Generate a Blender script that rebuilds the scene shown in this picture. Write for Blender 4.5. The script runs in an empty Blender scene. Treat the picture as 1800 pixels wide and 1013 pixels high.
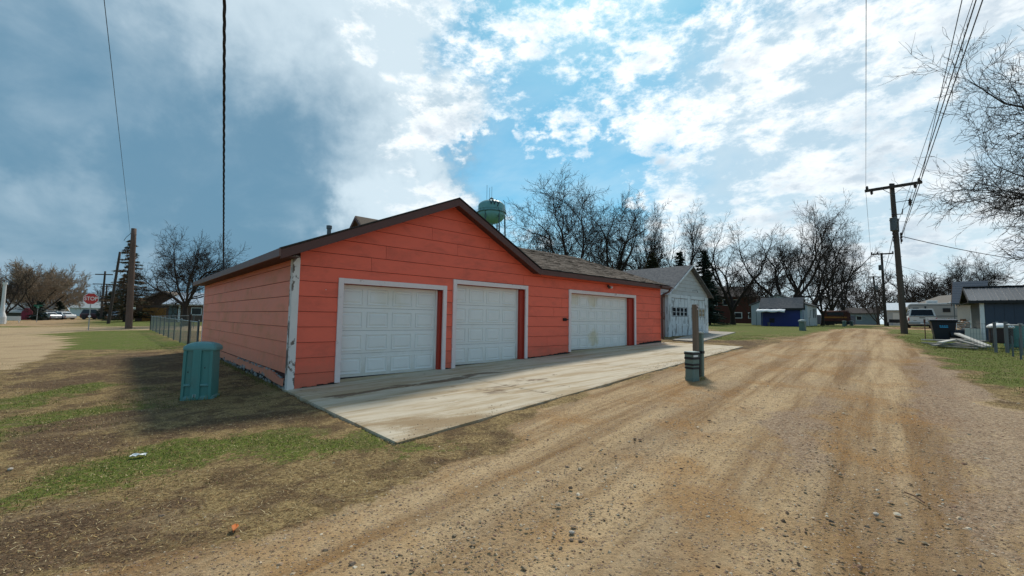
import bpy, math, random
import numpy as np
from mathutils import Vector, Matrix
random.seed(7); np.random.seed(7)
R = math.radians
sc = bpy.context.scene
# ---------------------------------------------------------------- camera
F = 745.; TH = math.atan(54/745.); PH = .0147; ZC = 1.65
_c, _s, _cp, _sp = math.cos(TH), math.sin(TH), math.cos(PH), math.sin(PH)
FW = Vector((0, _c, _s)); U0 = Vector((0, -_s, _c))
RT = Vector((_cp, _sp*U0[1], _sp*U0[2])); UP = Vector((-_sp, _cp*U0[1], _cp*U0[2]))
cam = bpy.data.cameras.new('camera'); co = bpy.data.objects.new('camera', cam); sc.collection.objects.link(co)
cam.sensor_fit = 'HORIZONTAL'; cam.sensor_width = 36; cam.lens = 36*F/1800
cam.clip_start = .05; cam.clip_end = 6000
M = Matrix((RT, UP, -FW)).transposed().to_4x4(); M.translation = Vector((0, 0, ZC)); co.matrix_world = M
sc.camera = co
# ---------------------------------------------------------------- sun and sky
SUN_HEAD, SUN_EL = 12., 50.
sd = Vector((math.sin(R(SUN_HEAD))*math.cos(R(SUN_EL)), math.cos(R(SUN_HEAD))*math.cos(R(SUN_EL)), math.sin(R(SUN_EL))))
sun = bpy.data.lights.new('sun', 'SUN'); sun.energy = 2.35; sun.angle = R(8.0); sun.color = (1, .94, .84)
so = bpy.data.objects.new('sun', sun); sc.collection.objects.link(so)
so.rotation_euler = (-sd).to_track_quat('-Z', 'Y').to_euler()
sc.view_settings.view_transform = 'Standard'; sc.view_settings.look = 'None'
sc.view_settings.gamma = 1; sc.view_settings.use_curve_mapping = False
sc.view_settings.exposure = 0.40

class NT:
    """small node helper: every call returns an output socket"""
    def __init__(s, tree): s.t = tree; s.n = tree.nodes; s.l = tree.links
    def put(s, sock, v):
        if v is None: return
        if hasattr(v, 'links') and hasattr(v, 'node'): s.l.new(v, sock)
        else:
            if hasattr(sock.default_value, '__len__') and not hasattr(v, '__len__'): v = (v,)*len(sock.default_value)
            if hasattr(v, '__len__') and len(v) == 3 and len(sock.default_value) == 4: v = (*v, 1)
            sock.default_value = v
    def m(s, op, a, b=None, c=None, clamp=False):
        n = s.n.new('ShaderNodeMath'); n.operation = op; n.use_clamp = clamp
        for i, v in enumerate((a, b, c)): s.put(n.inputs[i], v) if v is not None else None
        return n.outputs[0]
    def vm(s, op, a, b=None, out=0):
        n = s.n.new('ShaderNodeVectorMath'); n.operation = op
        s.put(n.inputs[0], a)
        if b is not None:
            if op == 'SCALE': s.put(n.inputs[3], b)
            else: s.put(n.inputs[1], b)
        return n.outputs[out]
    def sm(s, v, lo, hi, a=0., b=1.):
        n = s.n.new('ShaderNodeMapRange'); n.interpolation_type = 'SMOOTHSTEP'
        s.put(n.inputs[0], v); s.put(n.inputs[1], lo); s.put(n.inputs[2], hi); s.put(n.inputs[3], a); s.put(n.inputs[4], b)
        return n.outputs[0]
    def mix(s, f, a, b, mode='MIX'):
        n = s.n.new('ShaderNodeMix'); n.data_type = 'RGBA'; n.blend_type = mode
        s.put(n.inputs[0], f); s.put(n.inputs[6], a); s.put(n.inputs[7], b)
        return n.outputs[2]
    def noise(s, vec, scale, detail=4, rough=.55, dist=0., lac=2.):
        n = s.n.new('ShaderNodeTexNoise'); s.put(n.inputs['Vector'], vec)
        n.inputs['Scale'].default_value = scale; n.inputs['Detail'].default_value = detail
        n.inputs['Roughness'].default_value = rough; n.inputs['Distortion'].default_value = dist; n.inputs['Lacunarity'].default_value = lac
        return n.outputs[0]
    def vor(s, vec, scale, feature='F1', out=0):
        n = s.n.new('ShaderNodeTexVoronoi'); n.feature = feature; s.put(n.inputs['Vector'], vec); n.inputs['Scale'].default_value = scale
        return n.outputs[out]
    def ramp(s, f, stops):
        n = s.n.new('ShaderNodeValToRGB'); s.put(n.inputs[0], f); e = n.color_ramp.elements
        while len(e) < len(stops): e.new(.5)
        for i, (p, c) in enumerate(stops): e[i].position = p; e[i].color = (*c, 1)
        return n.outputs[0]
    def mapv(s, v, scale=(1, 1, 1), rot=(0, 0, 0), loc=(0, 0, 0)):
        if tuple(rot) != (0, 0, 0) and tuple(scale) != (1, 1, 1): v = s.mapv(v, (1, 1, 1), rot); rot = (0, 0, 0)   # turn first, then stretch
        n = s.n.new('ShaderNodeMapping'); s.put(n.inputs[0], v)
        n.inputs[1].default_value = loc; n.inputs[2].default_value = rot; n.inputs[3].default_value = scale
        return n.outputs[0]
    def bump(s, h, strength=.3, dist=.01, normal=None):
        n = s.n.new('ShaderNodeBump'); n.inputs['Strength'].default_value = strength; n.inputs['Distance'].default_value = dist
        s.put(n.inputs['Height'], h)
        if normal is not None: s.l.new(normal, n.inputs['Normal'])
        return n.outputs[0]

def ray(px, py):
    return FW + RT*((px-900)/F) + UP*((506.5-py)/F)

world = bpy.data.worlds.new('World'); sc.world = world; world.use_nodes = True
def build_sky():
    t = NT(world.node_tree); t.n.clear()
    out = t.n.new('ShaderNodeOutputWorld'); bg = t.n.new('ShaderNodeBackground'); bg.inputs[1].default_value = .130
    t.l.new(bg.outputs[0], out.inputs[0])
    sky = t.n.new('ShaderNodeTexSky'); sky.sky_type = 'NISHITA'; sky.sun_disc = False
    sky.sun_elevation = R(SUN_EL); sky.sun_rotation = R(SUN_HEAD); sky.air_density = 1.0; sky.dust_density = .6; sky.ozone_density = 1.5
    tc = t.n.new('ShaderNodeTexCoord'); D = t.vm('NORMALIZE', tc.outputs['Generated'])
    sep = t.n.new('ShaderNodeSeparateXYZ'); t.l.new(D, sep.inputs[0]); X, Y, Z = sep.outputs
    zz = t.m('ADD', t.m('MAXIMUM', Z, 0.0), .16)
    comb = t.n.new('ShaderNodeCombineXYZ'); t.l.new(t.m('DIVIDE', X, zz), comb.inputs[0]); t.l.new(t.m('DIVIDE', Y, zz), comb.inputs[1])
    P = comb.outputs[0]
    # bearings are warped with low noise so that no cloud edge is a clean arc
    wn = t.n.new('ShaderNodeTexNoise'); wn.inputs['Scale'].default_value = 4.0; wn.inputs['Detail'].default_value = 6; wn.inputs['Roughness'].default_value = .6; t.l.new(D, wn.inputs['Vector'])
    Dw = t.vm('NORMALIZE', t.vm('ADD', D, t.vm('SCALE', t.vm('SUBTRACT', wn.outputs['Color'], (.5, .5, .5)), .62)))
    def blob(px, py, r0, r1):
        d = ray(px, py).normalized()
        return t.sm(t.vm('DOT_PRODUCT', Dw, tuple(d), 1), math.cos(R(r1)), math.cos(R(r0)))
    def addm(*a):
        r = a[0]
        for b in a[1:]: r = t.m('ADD', r, b)
        return r
    wsc = lambda v, k: t.m('MULTIPLY', v, k)
    base = t.mix(1., sky.outputs[0], (.20, .56, .62, 1), 'MULTIPLY')
    # thin high veil in wind-drawn streaks
    n1 = t.noise(t.mapv(P, (1.3, .35, 1), (0, 0, R(-40))), 1.5, 7, .6, .3)
    nD = t.noise(t.mapv(D, (1, 1, 2.2)), 2.6, 7, .6, .4)
    veil = t.m('MULTIPLY', t.sm(t.m('ADD', wsc(n1, .6), wsc(nD, .5)), .42, .80), .60)
    # slate cloud in the west
    n2 = t.noise(t.mapv(D, (1, 1, 1.6)), 2.0, 5, .5, .3); n3 = t.noise(t.mapv(D, (1.6, 1.6, 2.6), (.3, .2, .6)), 3.6, 7, .58, .4)
    west = t.sm(addm(blob(60, 250, 24, 52), wsc(blob(450, 230, 14, 32), .8), wsc(blob(-700, 200, 30, 70), .8), wsc(n2, .3), wsc(n3, .15), wsc(blob(1020, 260, 2, 26), -.5), -.20), -.05, 1.0)
    wl = addm(wsc(n3, .55), wsc(n2, .45), wsc(blob(600, 10, 2, 20), .34), wsc(blob(300, 60, 2, 22), .22), wsc(blob(715, 370, 1, 11), .42), wsc(blob(560, 250, 3, 16), -.16), wsc(blob(840, 160, 3, 22), .30), wsc(blob(900, -80, 4, 22), .2), wsc(blob(90, 200, 10, 34), -.10), wsc(blob(600, 420, 2, 16), .18), wsc(blob(120, 455, 2, 11), .26), wsc(blob(420, 330, 4, 22), -.06), wsc(blob(70, 200, 4, 30), .0))
    wcol = t.mix(t.sm(wl, .42, 1.15), (.88, 1.72, 2.45), (4.2, 4.95, 5.4))
    # broken bright cloud: fine cauliflower edges, greyer bellies
    Pd = t.mapv(D, (1, 1, 1.9), (0, 0, 0))
    n4 = t.noise(Pd, 6.0, 12, .66, .1); n5 = t.noise(Pd, 17., 8, .68, .0); n6 = t.noise(t.mapv(P, (1.2, .5, 1), (0, 0, R(-48))), 2.0, 8, .62, .2)
    cov = addm(wsc(blob(1350, 60, 10, 34), .26), wsc(blob(1080, -40, 6, 26), .30), wsc(blob(820, 130, 5, 20), .30), wsc(blob(740, 330, 2, 13), .30), wsc(blob(680, 190, 2, 12), .26),
               wsc(blob(1180, 150, 4, 16), .18), wsc(blob(1700, 60, 6, 26), .22), wsc(blob(1430, 210, 3, 14), .16), wsc(blob(1300, 370, 2, 12), .20), wsc(blob(1190, 250, 1, 8), .12),
               wsc(blob(1650, 400, 6, 24), .12), wsc(blob(1000, 265, 3, 13), -.34), wsc(blob(860, 290, 1, 10), -.30), wsc(blob(1010, 130, 1, 6), -.20), wsc(blob(1690, 215, 1, 9), -.26), wsc(blob(1520, 60, 1, 6), -.12),
               wsc(blob(1100, 330, 1, 8), -.16), wsc(blob(1400, 290, 1, 8), -.16), wsc(blob(1150, 170, 1, 5), -.12), wsc(blob(1620, 250, 1, 8), -.12))
    cov = t.m('SUBTRACT', t.m('MINIMUM', cov, .15), wsc(blob(60, 330, 18, 42), .42))
    dens = addm(wsc(t.m('SUBTRACT', n4, .5), 1.15), wsc(t.m('SUBTRACT', n6, .5), .62), wsc(t.m('SUBTRACT', n5, .5), .55), .58, cov)
    puff = t.sm(dens, .62, .86)
    thick = t.sm(addm(dens, wsc(t.m('SUBTRACT', t.noise(t.mapv(Pd, (1, 1, 1), (0, 0, 0), (.02, .02, .05)), 6.5, 8, .6), .5), 1.3)), .76, 1.10)
    pcol = t.mix(thick, (6.35, 6.5, 6.55), (3.7, 4.25, 4.75))
    glow = t.sm(t.vm('DOT_PRODUCT', D, tuple(sd), 1), math.cos(R(52)), 1.0)
    pcol = t.mix(1., pcol, t.mix(glow, (.86, .90, .93), (1.14, 1.13, 1.11)), 'MULTIPLY')
    hz = t.m('MULTIPLY', t.sm(Z, .30, .03), .82)
    hcol = t.mix(t.sm(t.m('ADD', X, wsc(n2, .3)), -.35, .55), (2.0, 2.95, 3.65), (4.2, 5.0, 5.5))
    east = t.m('MULTIPLY', t.sm(addm(blob(1700, 330, 10, 34), wsc(n2, .5)), .35, 1.2), .75)
    col = t.mix(t.m('MULTIPLY', glow, .10), base, (5.5, 7.0, 7.4))
    col = t.mix(veil, col, (3.9, 5.0, 5.6))
    col = t.mix(hz, col, hcol)
    col = t.mix(east, col, t.mix(n3, (2.8, 3.8, 4.5), (4.8, 5.4, 5.7)))
    col = t.mix(t.m('MULTIPLY', west, .92), col, wcol)
    col = t.mix(t.m('MULTIPLY', puff, .93), col, pcol)
    t.l.new(col, bg.inputs[0])
build_sky()

# ---------------------------------------------------------------- terrain and picking helpers
AX, AY = math.sin(R(40)), math.cos(R(40))
def g(x, y):
    a = x*AX+y*AY
    if a < 0: return .012*max(a, -60)
    return 1.45*math.tanh(.04*a/1.45)
def gnp(x, y):
    a = x*AX+y*AY
    return np.where(a < 0, .012*np.maximum(a, -60), 1.45*np.tanh(.04*np.maximum(a, 0)/1.45))
def gp(px, py):
    d = ray(px, py); t = .5; pt = 0
    while t < 900:
        if ZC+d.z*t < g(d.x*t, d.y*t):
            lo, hi = pt, t
            for _ in range(30):
                m = (lo+hi)/2
                if ZC+d.z*m < g(d.x*m, d.y*m): hi = m
                else: lo = m
            return Vector((d.x*hi, d.y*hi, ZC+d.z*hi))
        pt = t; t *= 1.03
    return Vector((d.x*900, d.y*900, 1.45))
def atY(px, py, Y):
    d = ray(px, py); k = Y/d.y; return Vector((d.x*k, Y, ZC+d.z*k))
def gxy(px, Y):                       # ground point at picture column px and distance Y
    py = 560+(px-900)*.0147
    p = atY(px, py, Y); return Vector((p.x, p.y, g(p.x, p.y)))

GAR = gp(507, 688); gh = R(47)
GU = Vector((math.sin(gh), math.cos(gh), 0)); GV = Vector((-math.cos(gh), math.sin(gh), 0))
def guv(t, v): p = Vector((GAR.x, GAR.y, 0))+GU*t+GV*v; return p

# ---------------------------------------------------------------- mesh builder
COL = sc.collection
def tag(o, label=None, cat=None, group=None, kind=None):
    if label: o['label'] = label
    if cat: o['category'] = cat
    if group: o['group'] = group
    if kind: o['kind'] = kind
    return o
def empty(name, loc, rz=0., label=None, cat=None, group=None):
    o = bpy.data.objects.new(name, None); COL.objects.link(o); o.location = loc; o.rotation_euler = (0, 0, rz); o.empty_display_size = .1
    return tag(o, label, cat, group)
class MB:
    def __init__(s): s.v = []; s.f = []
    def add(s, vs, fs):
        b = len(s.v); s.v += [tuple(p) for p in vs]; s.f += [tuple(b+i for i in q) for q in fs]; return s
    def hexa(s, p):                   # 8 points: bottom 4 ccw then top 4
        return s.add(p, [(3, 2, 1, 0), (4, 5, 6, 7), (0, 1, 5, 4), (1, 2, 6, 5), (2, 3, 7, 6), (3, 0, 4, 7)])
    def box(s, x0, x1, y0, y1, z0, z1):
        return s.hexa([(x0, y0, z0), (x1, y0, z0), (x1, y1, z0), (x0, y1, z0), (x0, y0, z1), (x1, y0, z1), (x1, y1, z1), (x0, y1, z1)])
    def bar(s, a, b, w, h, up=(0, 0, 1)):  # rectangular bar between two points
        a, b = Vector(a), Vector(b); d = (b-a).normalized(); sx = d.cross(Vector(up))
        if sx.length < 1e-4: sx = Vector((1, 0, 0))
        sx.normalize(); uy = sx.cross(d).normalized(); sx = sx*w/2; uy = uy*h/2
        return s.hexa([a-sx-uy, a+sx-uy, b+sx-uy, b-sx-uy, a-sx+uy, a+sx+uy, b+sx+uy, b-sx+uy])
    def prism(s, poly, d):            # planar polygon (3-D points) extruded by vector d
        n = len(poly); d = Vector(d); p = [Vector(q) for q in poly]
        return s.add(p+[q+d for q in p], [tuple(range(n))[::-1], tuple(range(n, 2*n))]+[(i, (i+1) % n, n+(i+1) % n, n+i) for i in range(n)])
    def tube(s, pts, rs, n=8, cap=True):
        pts = [Vector(p) for p in pts]; m = len(pts)
        if not hasattr(rs, '__len__'): rs = [rs]*m
        vs = []; ref = None
        for i, p in enumerate(pts):
            d = (pts[min(i+1, m-1)]-pts[max(i-1, 0)]).normalized()
            if ref is None: ref = Vector((0, 0, 1)).cross(d); ref = Vector((1, 0, 0)) if ref.length < .01 else ref.normalized()
            e1 = (ref-d*ref.dot(d)); e1 = e1.normalized() if e1.length > 1e-4 else d.orthogonal().normalized(); ref = e1
            e2 = d.cross(e1)
            for k in range(n):
                a = 2*math.pi*k/n; vs.append(p+(e1*math.cos(a)+e2*math.sin(a))*rs[i])
        fs = [(i*n+k, i*n+(k+1) % n, (i+1)*n+(k+1) % n, (i+1)*n+k) for i in range(m-1) for k in range(n)]
        if cap: fs += [tuple(range(n))[::-1], tuple((m-1)*n+k for k in range(n))]
        return s.add(vs, fs)
    def lathe(s, prof, n=16, c=(0, 0, 0), sx=1, sy=1):
        vs = [(c[0]+r*sx*math.cos(2*math.pi*k/n), c[1]+r*sy*math.sin(2*math.pi*k/n), c[2]+z) for r, z in prof for k in range(n)]; m = len(prof)
        fs = [(i*n+k, i*n+(k+1) % n, (i+1)*n+(k+1) % n, (i+1)*n+k) for i in range(m-1) for k in range(n)]
        fs += [tuple(range(n))[::-1], tuple((m-1)*n+k for k in range(n))]
        return s.add(vs, fs)
    def build(s, name, mat, parent=None, smooth=False, bevel=0., kind=None, label=None):
        me = bpy.data.meshes.new(name); me.from_pydata(s.v, [], s.f); me.update()
        if mat: me.materials.append(mat)
        if smooth: me.polygons.foreach_set('use_smooth', [True]*len(me.polygons))
        o = bpy.data.objects.new(name, me); COL.objects.link(o)
        if parent: o.parent = parent
        if bevel:
            b = o.modifiers.new('bevel', 'BEVEL'); b.width = bevel; b.segments = 2; b.limit_method = 'ANGLE'; b.angle_limit = R(40)
        if kind: o['kind'] = kind
        if label: o['label'] = label
        return o
def np_mesh(name, V, Fc, mat, parent=None, smooth=False, attrs=None):
    me = bpy.data.meshes.new(name); V = np.asarray(V, np.float32); Fc = np.asarray(Fc, np.int32); k = Fc.shape[1]
    me.vertices.add(len(V)); me.vertices.foreach_set('co', V.ravel())
    me.loops.add(Fc.size); me.loops.foreach_set('vertex_index', Fc.ravel())
    me.polygons.add(len(Fc)); me.polygons.foreach_set('loop_start', np.arange(0, Fc.size, k, dtype=np.int32)); me.polygons.foreach_set('loop_total', np.full(len(Fc), k, np.int32))
    me.polygons.foreach_set('use_smooth', np.full(len(Fc), smooth))
    for nm, a in (attrs or {}).items():
        at = me.color_attributes.new(nm, 'FLOAT_COLOR', 'POINT'); at.data.foreach_set('color', np.asarray(a, np.float32).ravel())
    me.update(calc_edges=True)
    if mat: me.materials.append(mat)
    o = bpy.data.objects.new(name, me); COL.objects.link(o)
    if parent: o.parent = parent
    return o

# ---------------------------------------------------------------- materials
MATS = {}
def mat(name, col, rough=.7, var=.15, scale=6., bump=0., bscale=40., metal=0., spec=.4, dirt=None, dirt_amt=.3, dscale=1.5, stretch=(1, 1, 1), edge=(.45, .7), col2=None):
    if name in MATS: return MATS[name]
    m = bpy.data.materials.new(name); m.use_nodes = True; t = NT(m.node_tree); b = t.n['Principled BSDF']
    tc = t.n.new('ShaderNodeTexCoord'); oi = t.n.new('ShaderNodeObjectInfo'); P = t.vm('ADD', tc.outputs['Object'], t.vm('SCALE', (13, 7, 5), oi.outputs['Random'])); P = t.mapv(P, stretch)
    c = (*col, 1)
    n = t.noise(P, scale, 5, .6)
    k = t.m('MULTIPLY_ADD', t.m('SUBTRACT', n, .5), var*2.4, 1.)
    k = t.m('MULTIPLY', k, t.m('MULTIPLY_ADD', oi.outputs['Random'], var*.5, 1-var*.25))
    cc = t.vm('SCALE', t.mix(t.sm(t.noise(P, scale*.35, 3), .4, .65), c, (*col2, 1)) if col2 else c[:3], k)
    if dirt is not None:
        d = t.m('MULTIPLY', t.sm(t.noise(P, dscale, 7, .65, .3), edge[0], edge[1]), dirt_amt)
        cc = t.mix(d, cc, (*dirt, 1))
    t.put(b.inputs['Base Color'], cc); t.put(b.inputs['Roughness'], t.m('MULTIPLY_ADD', n, .2, rough-.1)); b.inputs['Metallic'].default_value = metal
    b.inputs['Specular IOR Level'].default_value = spec
    if bump: t.l.new(t.bump(t.noise(P, bscale, 4, .6), bump, .01), b.inputs['Normal'])
    MATS[name] = m; return m
coral = mat('coral_paint', (.88, .150, .085), .6, .06, 3., .25, 60, dirt=(.40, .075, .045), dirt_amt=.35, dscale=1.1, stretch=(1, 1, 2.5))
coral_sky = mat('coral_paint_sky_pale', (.90, .27, .165), .55, .07, 2.5, .25, 60, dirt=(.60, .22, .08), dirt_amt=.55, dscale=.7, stretch=(1, 1, 2.0), spec=.35)  # left wall's coral made paler: sky light painted into the colour, plus dirt
coral_jamb = mat('red_jamb_paint', (.42, .045, .025), .6, .1)
white_d = mat('white_door_paint', (.80, .79, .76), .45, .05, 3., .04, 30, dirt=(.5, .44, .30), dirt_amt=.28, dscale=.8, edge=(.5, .8))
pink_w = mat('pinkish_white_trim', (.78, .66, .64), .6, .08, 8, .2, 50, dirt=(.25, .17, .12), dirt_amt=.6, dscale=4., edge=(.62, .72))
peel = mat('peeling_white_paint', (.76, .70, .66), .7, .08, 8, .5, 40, dirt=(.14, .10, .075), dirt_amt=.95, dscale=4.6, edge=(.53, .57), stretch=(1, 1, .45))
brownf = mat('dark_brown_fascia', (.105, .042, .032), .55, .18, 8, .2, 50)
soffit = mat('brown_soffit', (.085, .035, .026), .7, .12)
shing_b = mat('brown_shingle', (.150, .108, .078), .95, .30, 60, .5, 200, col2=(.115, .083, .06))
shing_g = mat('grey_shingle', (.105, .105, .112), .95, .25, 18, .5, 150, col2=(.15, .145, .145))
shing_t = mat('taupe_shingle', (.17, .15, .13), .95, .15, 3, .3, 50)
black = mat('black_plastic', (.012, .013, .018), .5, .1)
rubber = mat('tyre_rubber', (.02, .02, .02), .85, .1)
wood_w = mat('weathered_wood', (.17, .125, .09), .85, .3, 9, .5, 60, stretch=(1, 1, .12), dirt=(.07, .05, .035), dirt_amt=.5, dscale=5)
wood_g = mat('grey_board_wood', (.30, .28, .25), .8, .25, 5, .4, 60, dirt=(.13, .12, .11), dirt_amt=.7, dscale=2.5)
wood_wh = mat('white_board_wood', (.56, .53, .47), .8, .12, 5, .3, 60, dirt=(.3, .28, .25), dirt_amt=.5, dscale=3)
pole_m = mat('pole_wood', (.115, .088, .070), .9, .3, 7, .5, 50, stretch=(1, 1, .1), dirt=(.05, .038, .03), dirt_amt=.5, dscale=4)
pole_d = mat('dark_pole_wood', (.060, .045, .038), .9, .25, 7, .4, 50, stretch=(1, 1, .1))
bark = mat('tree_bark', (.040, .029, .023), .95, .3, 5, .5, 25, stretch=(1, 1, .3))
bark_r = mat('reddish_twig_bark', (.155, .088, .055), .95, .25, 2)
bark_t = mat('tan_twig_bark', (.30, .215, .145), .95, .25, 2)
bark_s = mat('brown_scrub_bark', (.065, .042, .033), .95, .25, 2)
teal = mat('teal_cabinet_plastic', (.062, .235, .215), .42, .1, 5, .1, 80, dirt=(.12, .14, .11), dirt_amt=.3, dscale=2.5, spec=.5)
ped_g = mat('sage_green_metal', (.135, .20, .175), .5, .12, 6, dirt=(.10, .12, .10), dirt_amt=.4, dscale=4)
ped_l = mat('pale_green_metal', (.34, .40, .38), .5, .1, 6)
steel = mat('galvanised_steel', (.32, .34, .34), .45, .15, 10, metal=.6)
steel_d = mat('dark_fence_steel', (.10, .13, .14), .5, .15, 10, metal=.3)
wire_m = mat('wire_rubber', (.025, .024, .028), .6, .1)
xfm = mat('transformer_grey', (.10, .11, .115), .45, .1)
porc = mat('brown_porcelain', (.05, .035, .035), .3, .1)
red_s = mat('sign_red', (.52, .022, .02), .35, .03, spec=.5)
white_s = mat('sign_white', (.82, .82, .80), .4, .03)
white_p = mat('white_house_paint', (.66, .67, .66), .6, .08, 2, .1, 20)
white_old = mat('flaking_white_paint', (.72, .74, .75), .8, .12, 7, .5, 40, dirt=(.17, .155, .14), dirt_amt=.7, dscale=3.6, edge=(.53, .60), stretch=(1.4, 1.4, .35))
gable_w = mat('greyed_white_boards', (.56, .56, .55), .8, .12, 5, .3, 30, dirt=(.30, .28, .26), dirt_amt=.3, dscale=2, edge=(.5, .7))
rusty_w = mat('pink_rusty_wall', (.50, .36, .31), .85, .2, 3, .4, 30, dirt=(.16, .055, .03), dirt_amt=.9, dscale=1.6, edge=(.46, .58))
blue_sh = mat('royal_blue_paint', (.012, .025, .16), .5, .12, 2)
tarp = mat('white_tarp', (.82, .83, .84), .5, .04)
navy = mat('slate_blue_panel', (.045, .062, .095), .55, .12, 3, stretch=(1, 1, .2))
greyp = mat('grey_board_panel', (.10, .10, .098), .75, .12, 4)
metal_r = mat('grey_roof_metal', (.155, .155, .16), .42, .15, 2, metal=.5, dirt=(.10, .10, .10), dirt_amt=.4, dscale=2)
metal_l = mat('light_roof_metal', (.50, .54, .58), .4, .08, metal=.4)
cream = mat('cream_siding', (.60, .55, .46), .7, .08)
tan_w = mat('tan_siding', (.42, .31, .19), .75, .1)
brick = mat('red_brick_wall', (.105, .036, .026), .9, .25, 8)
brown_w = mat('brown_siding', (.115, .065, .045), .85, .15, 4)
orange_w = mat('orange_wood_door', (.40, .17, .035), .6, .15, 2, stretch=(1, 1, .2))
maroon = mat('maroon_car_paint', (.055, .012, .022), .25, .05, spec=.6)
silver = mat('silver_car_paint', (.40, .42, .44), .3, .05, metal=.5)
whitec = mat('white_car_paint', (.72, .72, .70), .3, .04, spec=.6)
darkc = mat('dark_car_paint', (.02, .022, .028), .3, .05)
glassm = mat('dark_window_glass', (.012, .015, .02), .22, .05, spec=.35)
glass_b = mat('bluish_window_glass', (.10, .13, .16), .1, .05, spec=.8)
redl = mat('red_tail_lens', (.45, .015, .012), .25, .05)
lampl = mat('clear_lamp_lens', (.7, .7, .68), .2, .03)
conc = mat('old_concrete_pad', (.36, .32, .27), .9, .15, 1.5, .3, 30, dirt=(.20, .15, .10), dirt_amt=.6, dscale=1.)
needle = mat('dark_spruce_needles', (.022, .042, .026), .9, .3, 3)
needle_b = mat('browning_spruce_needles', (.20, .115, .06), .9, .3, 3, col2=(.045, .06, .03))
needle_o = mat('olive_evergreen_needles', (.055, .055, .022), .9, .3, 3)
tower_m = mat('pale_teal_tower_paint', (.16, .36, .38), .5, .06, .3)
tower_d = mat('tower_steel', (.06, .11, .12), .6, .1)
letter = mat('dark_lettering', (.02, .035, .05), .6, .05)
rv_w = mat('trailer_white_skin', (.40, .41, .40), .4, .05)
rust = mat('rusty_maroon_panel', (.10, .035, .028), .8, .3, 3)
blue_l = mat('light_blue_print', (.05, .35, .62), .5, .05)
brownpile = mat('brown_clutter', (.20, .10, .055), .85, .3, 5)
leafm = mat('orange_dry_leaf', (.48, .13, .02), .7, .2, 20)
red_l = mat('crimson_shape', (.25, .02, .04), .7, .1)
seal = mat('door_threshold_wood', (.40, .31, .20), .85, .2, 8)
fray = mat('frayed_grey_fibre', (.36, .37, .36), .95, .35, 15, .5, 60, dirt=(.07, .06, .05), dirt_amt=.8, dscale=7, edge=(.45, .6))
def splash(m, z0, z1, col, amt, nsc=5.):
    t = NT(m.node_tree); b = t.n['Principled BSDF']; src = b.inputs['Base Color'].links[0].from_socket
    tc = t.n.new('ShaderNodeTexCoord'); sp = t.n.new('ShaderNodeSeparateXYZ'); t.l.new(tc.outputs['Object'], sp.inputs[0])
    h = t.m('ADD', sp.outputs[2], t.m('MULTIPLY', t.m('SUBTRACT', t.noise(tc.outputs['Object'], nsc, 6, .7), .5), .9))
    t.put(b.inputs['Base Color'], t.mix(t.sm(h, z1, z0, 0, amt), src, (*col, 1)))
def stain(m, p, r, col, amt):
    t = NT(m.node_tree); b = t.n['Principled BSDF']; src = b.inputs['Base Color'].links[0].from_socket; geo = t.n.new('ShaderNodeNewGeometry')
    d = t.vm('LENGTH', t.vm('SUBTRACT', geo.outputs['Position'], tuple(p)), None, 1); n = t.noise(geo.outputs['Position'], 6, 5, .6)
    t.put(b.inputs['Base Color'], t.mix(t.m('MULTIPLY', t.sm(t.m('ADD', d, t.m('MULTIPLY', t.m('SUBTRACT', n, .5), .6)), r, r*.3), amt), src, (*col, 1)))
white_pn = mat('white_door_paint_panels', (.80, .79, .76), .45, .05, 3., .04, 30)
splash(coral, .0, .9, (.46, .15, .09), .55); splash(coral_sky, .1, .8, (.42, .20, .12), .5)
splash(white_d, .05, .75, (.52, .46, .36), .45, 7.)
for tt, zz, rr, am in ((10.35, .98, .42, .6), (10.3, 2.35, .35, .45), (9.2, 2.5, .5, .35), (2.2, 2.3, .6, .2)): _p = guv(tt, .19); stain(white_d, (_p.x, _p.y, zz), rr, (.60, .50, .26), am); stain(white_pn, (_p.x, _p.y, zz), rr, (.60, .50, .26), am)
dark_gap = mat('dark_foundation_gap', (.02, .017, .014), .95, .2)

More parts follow.
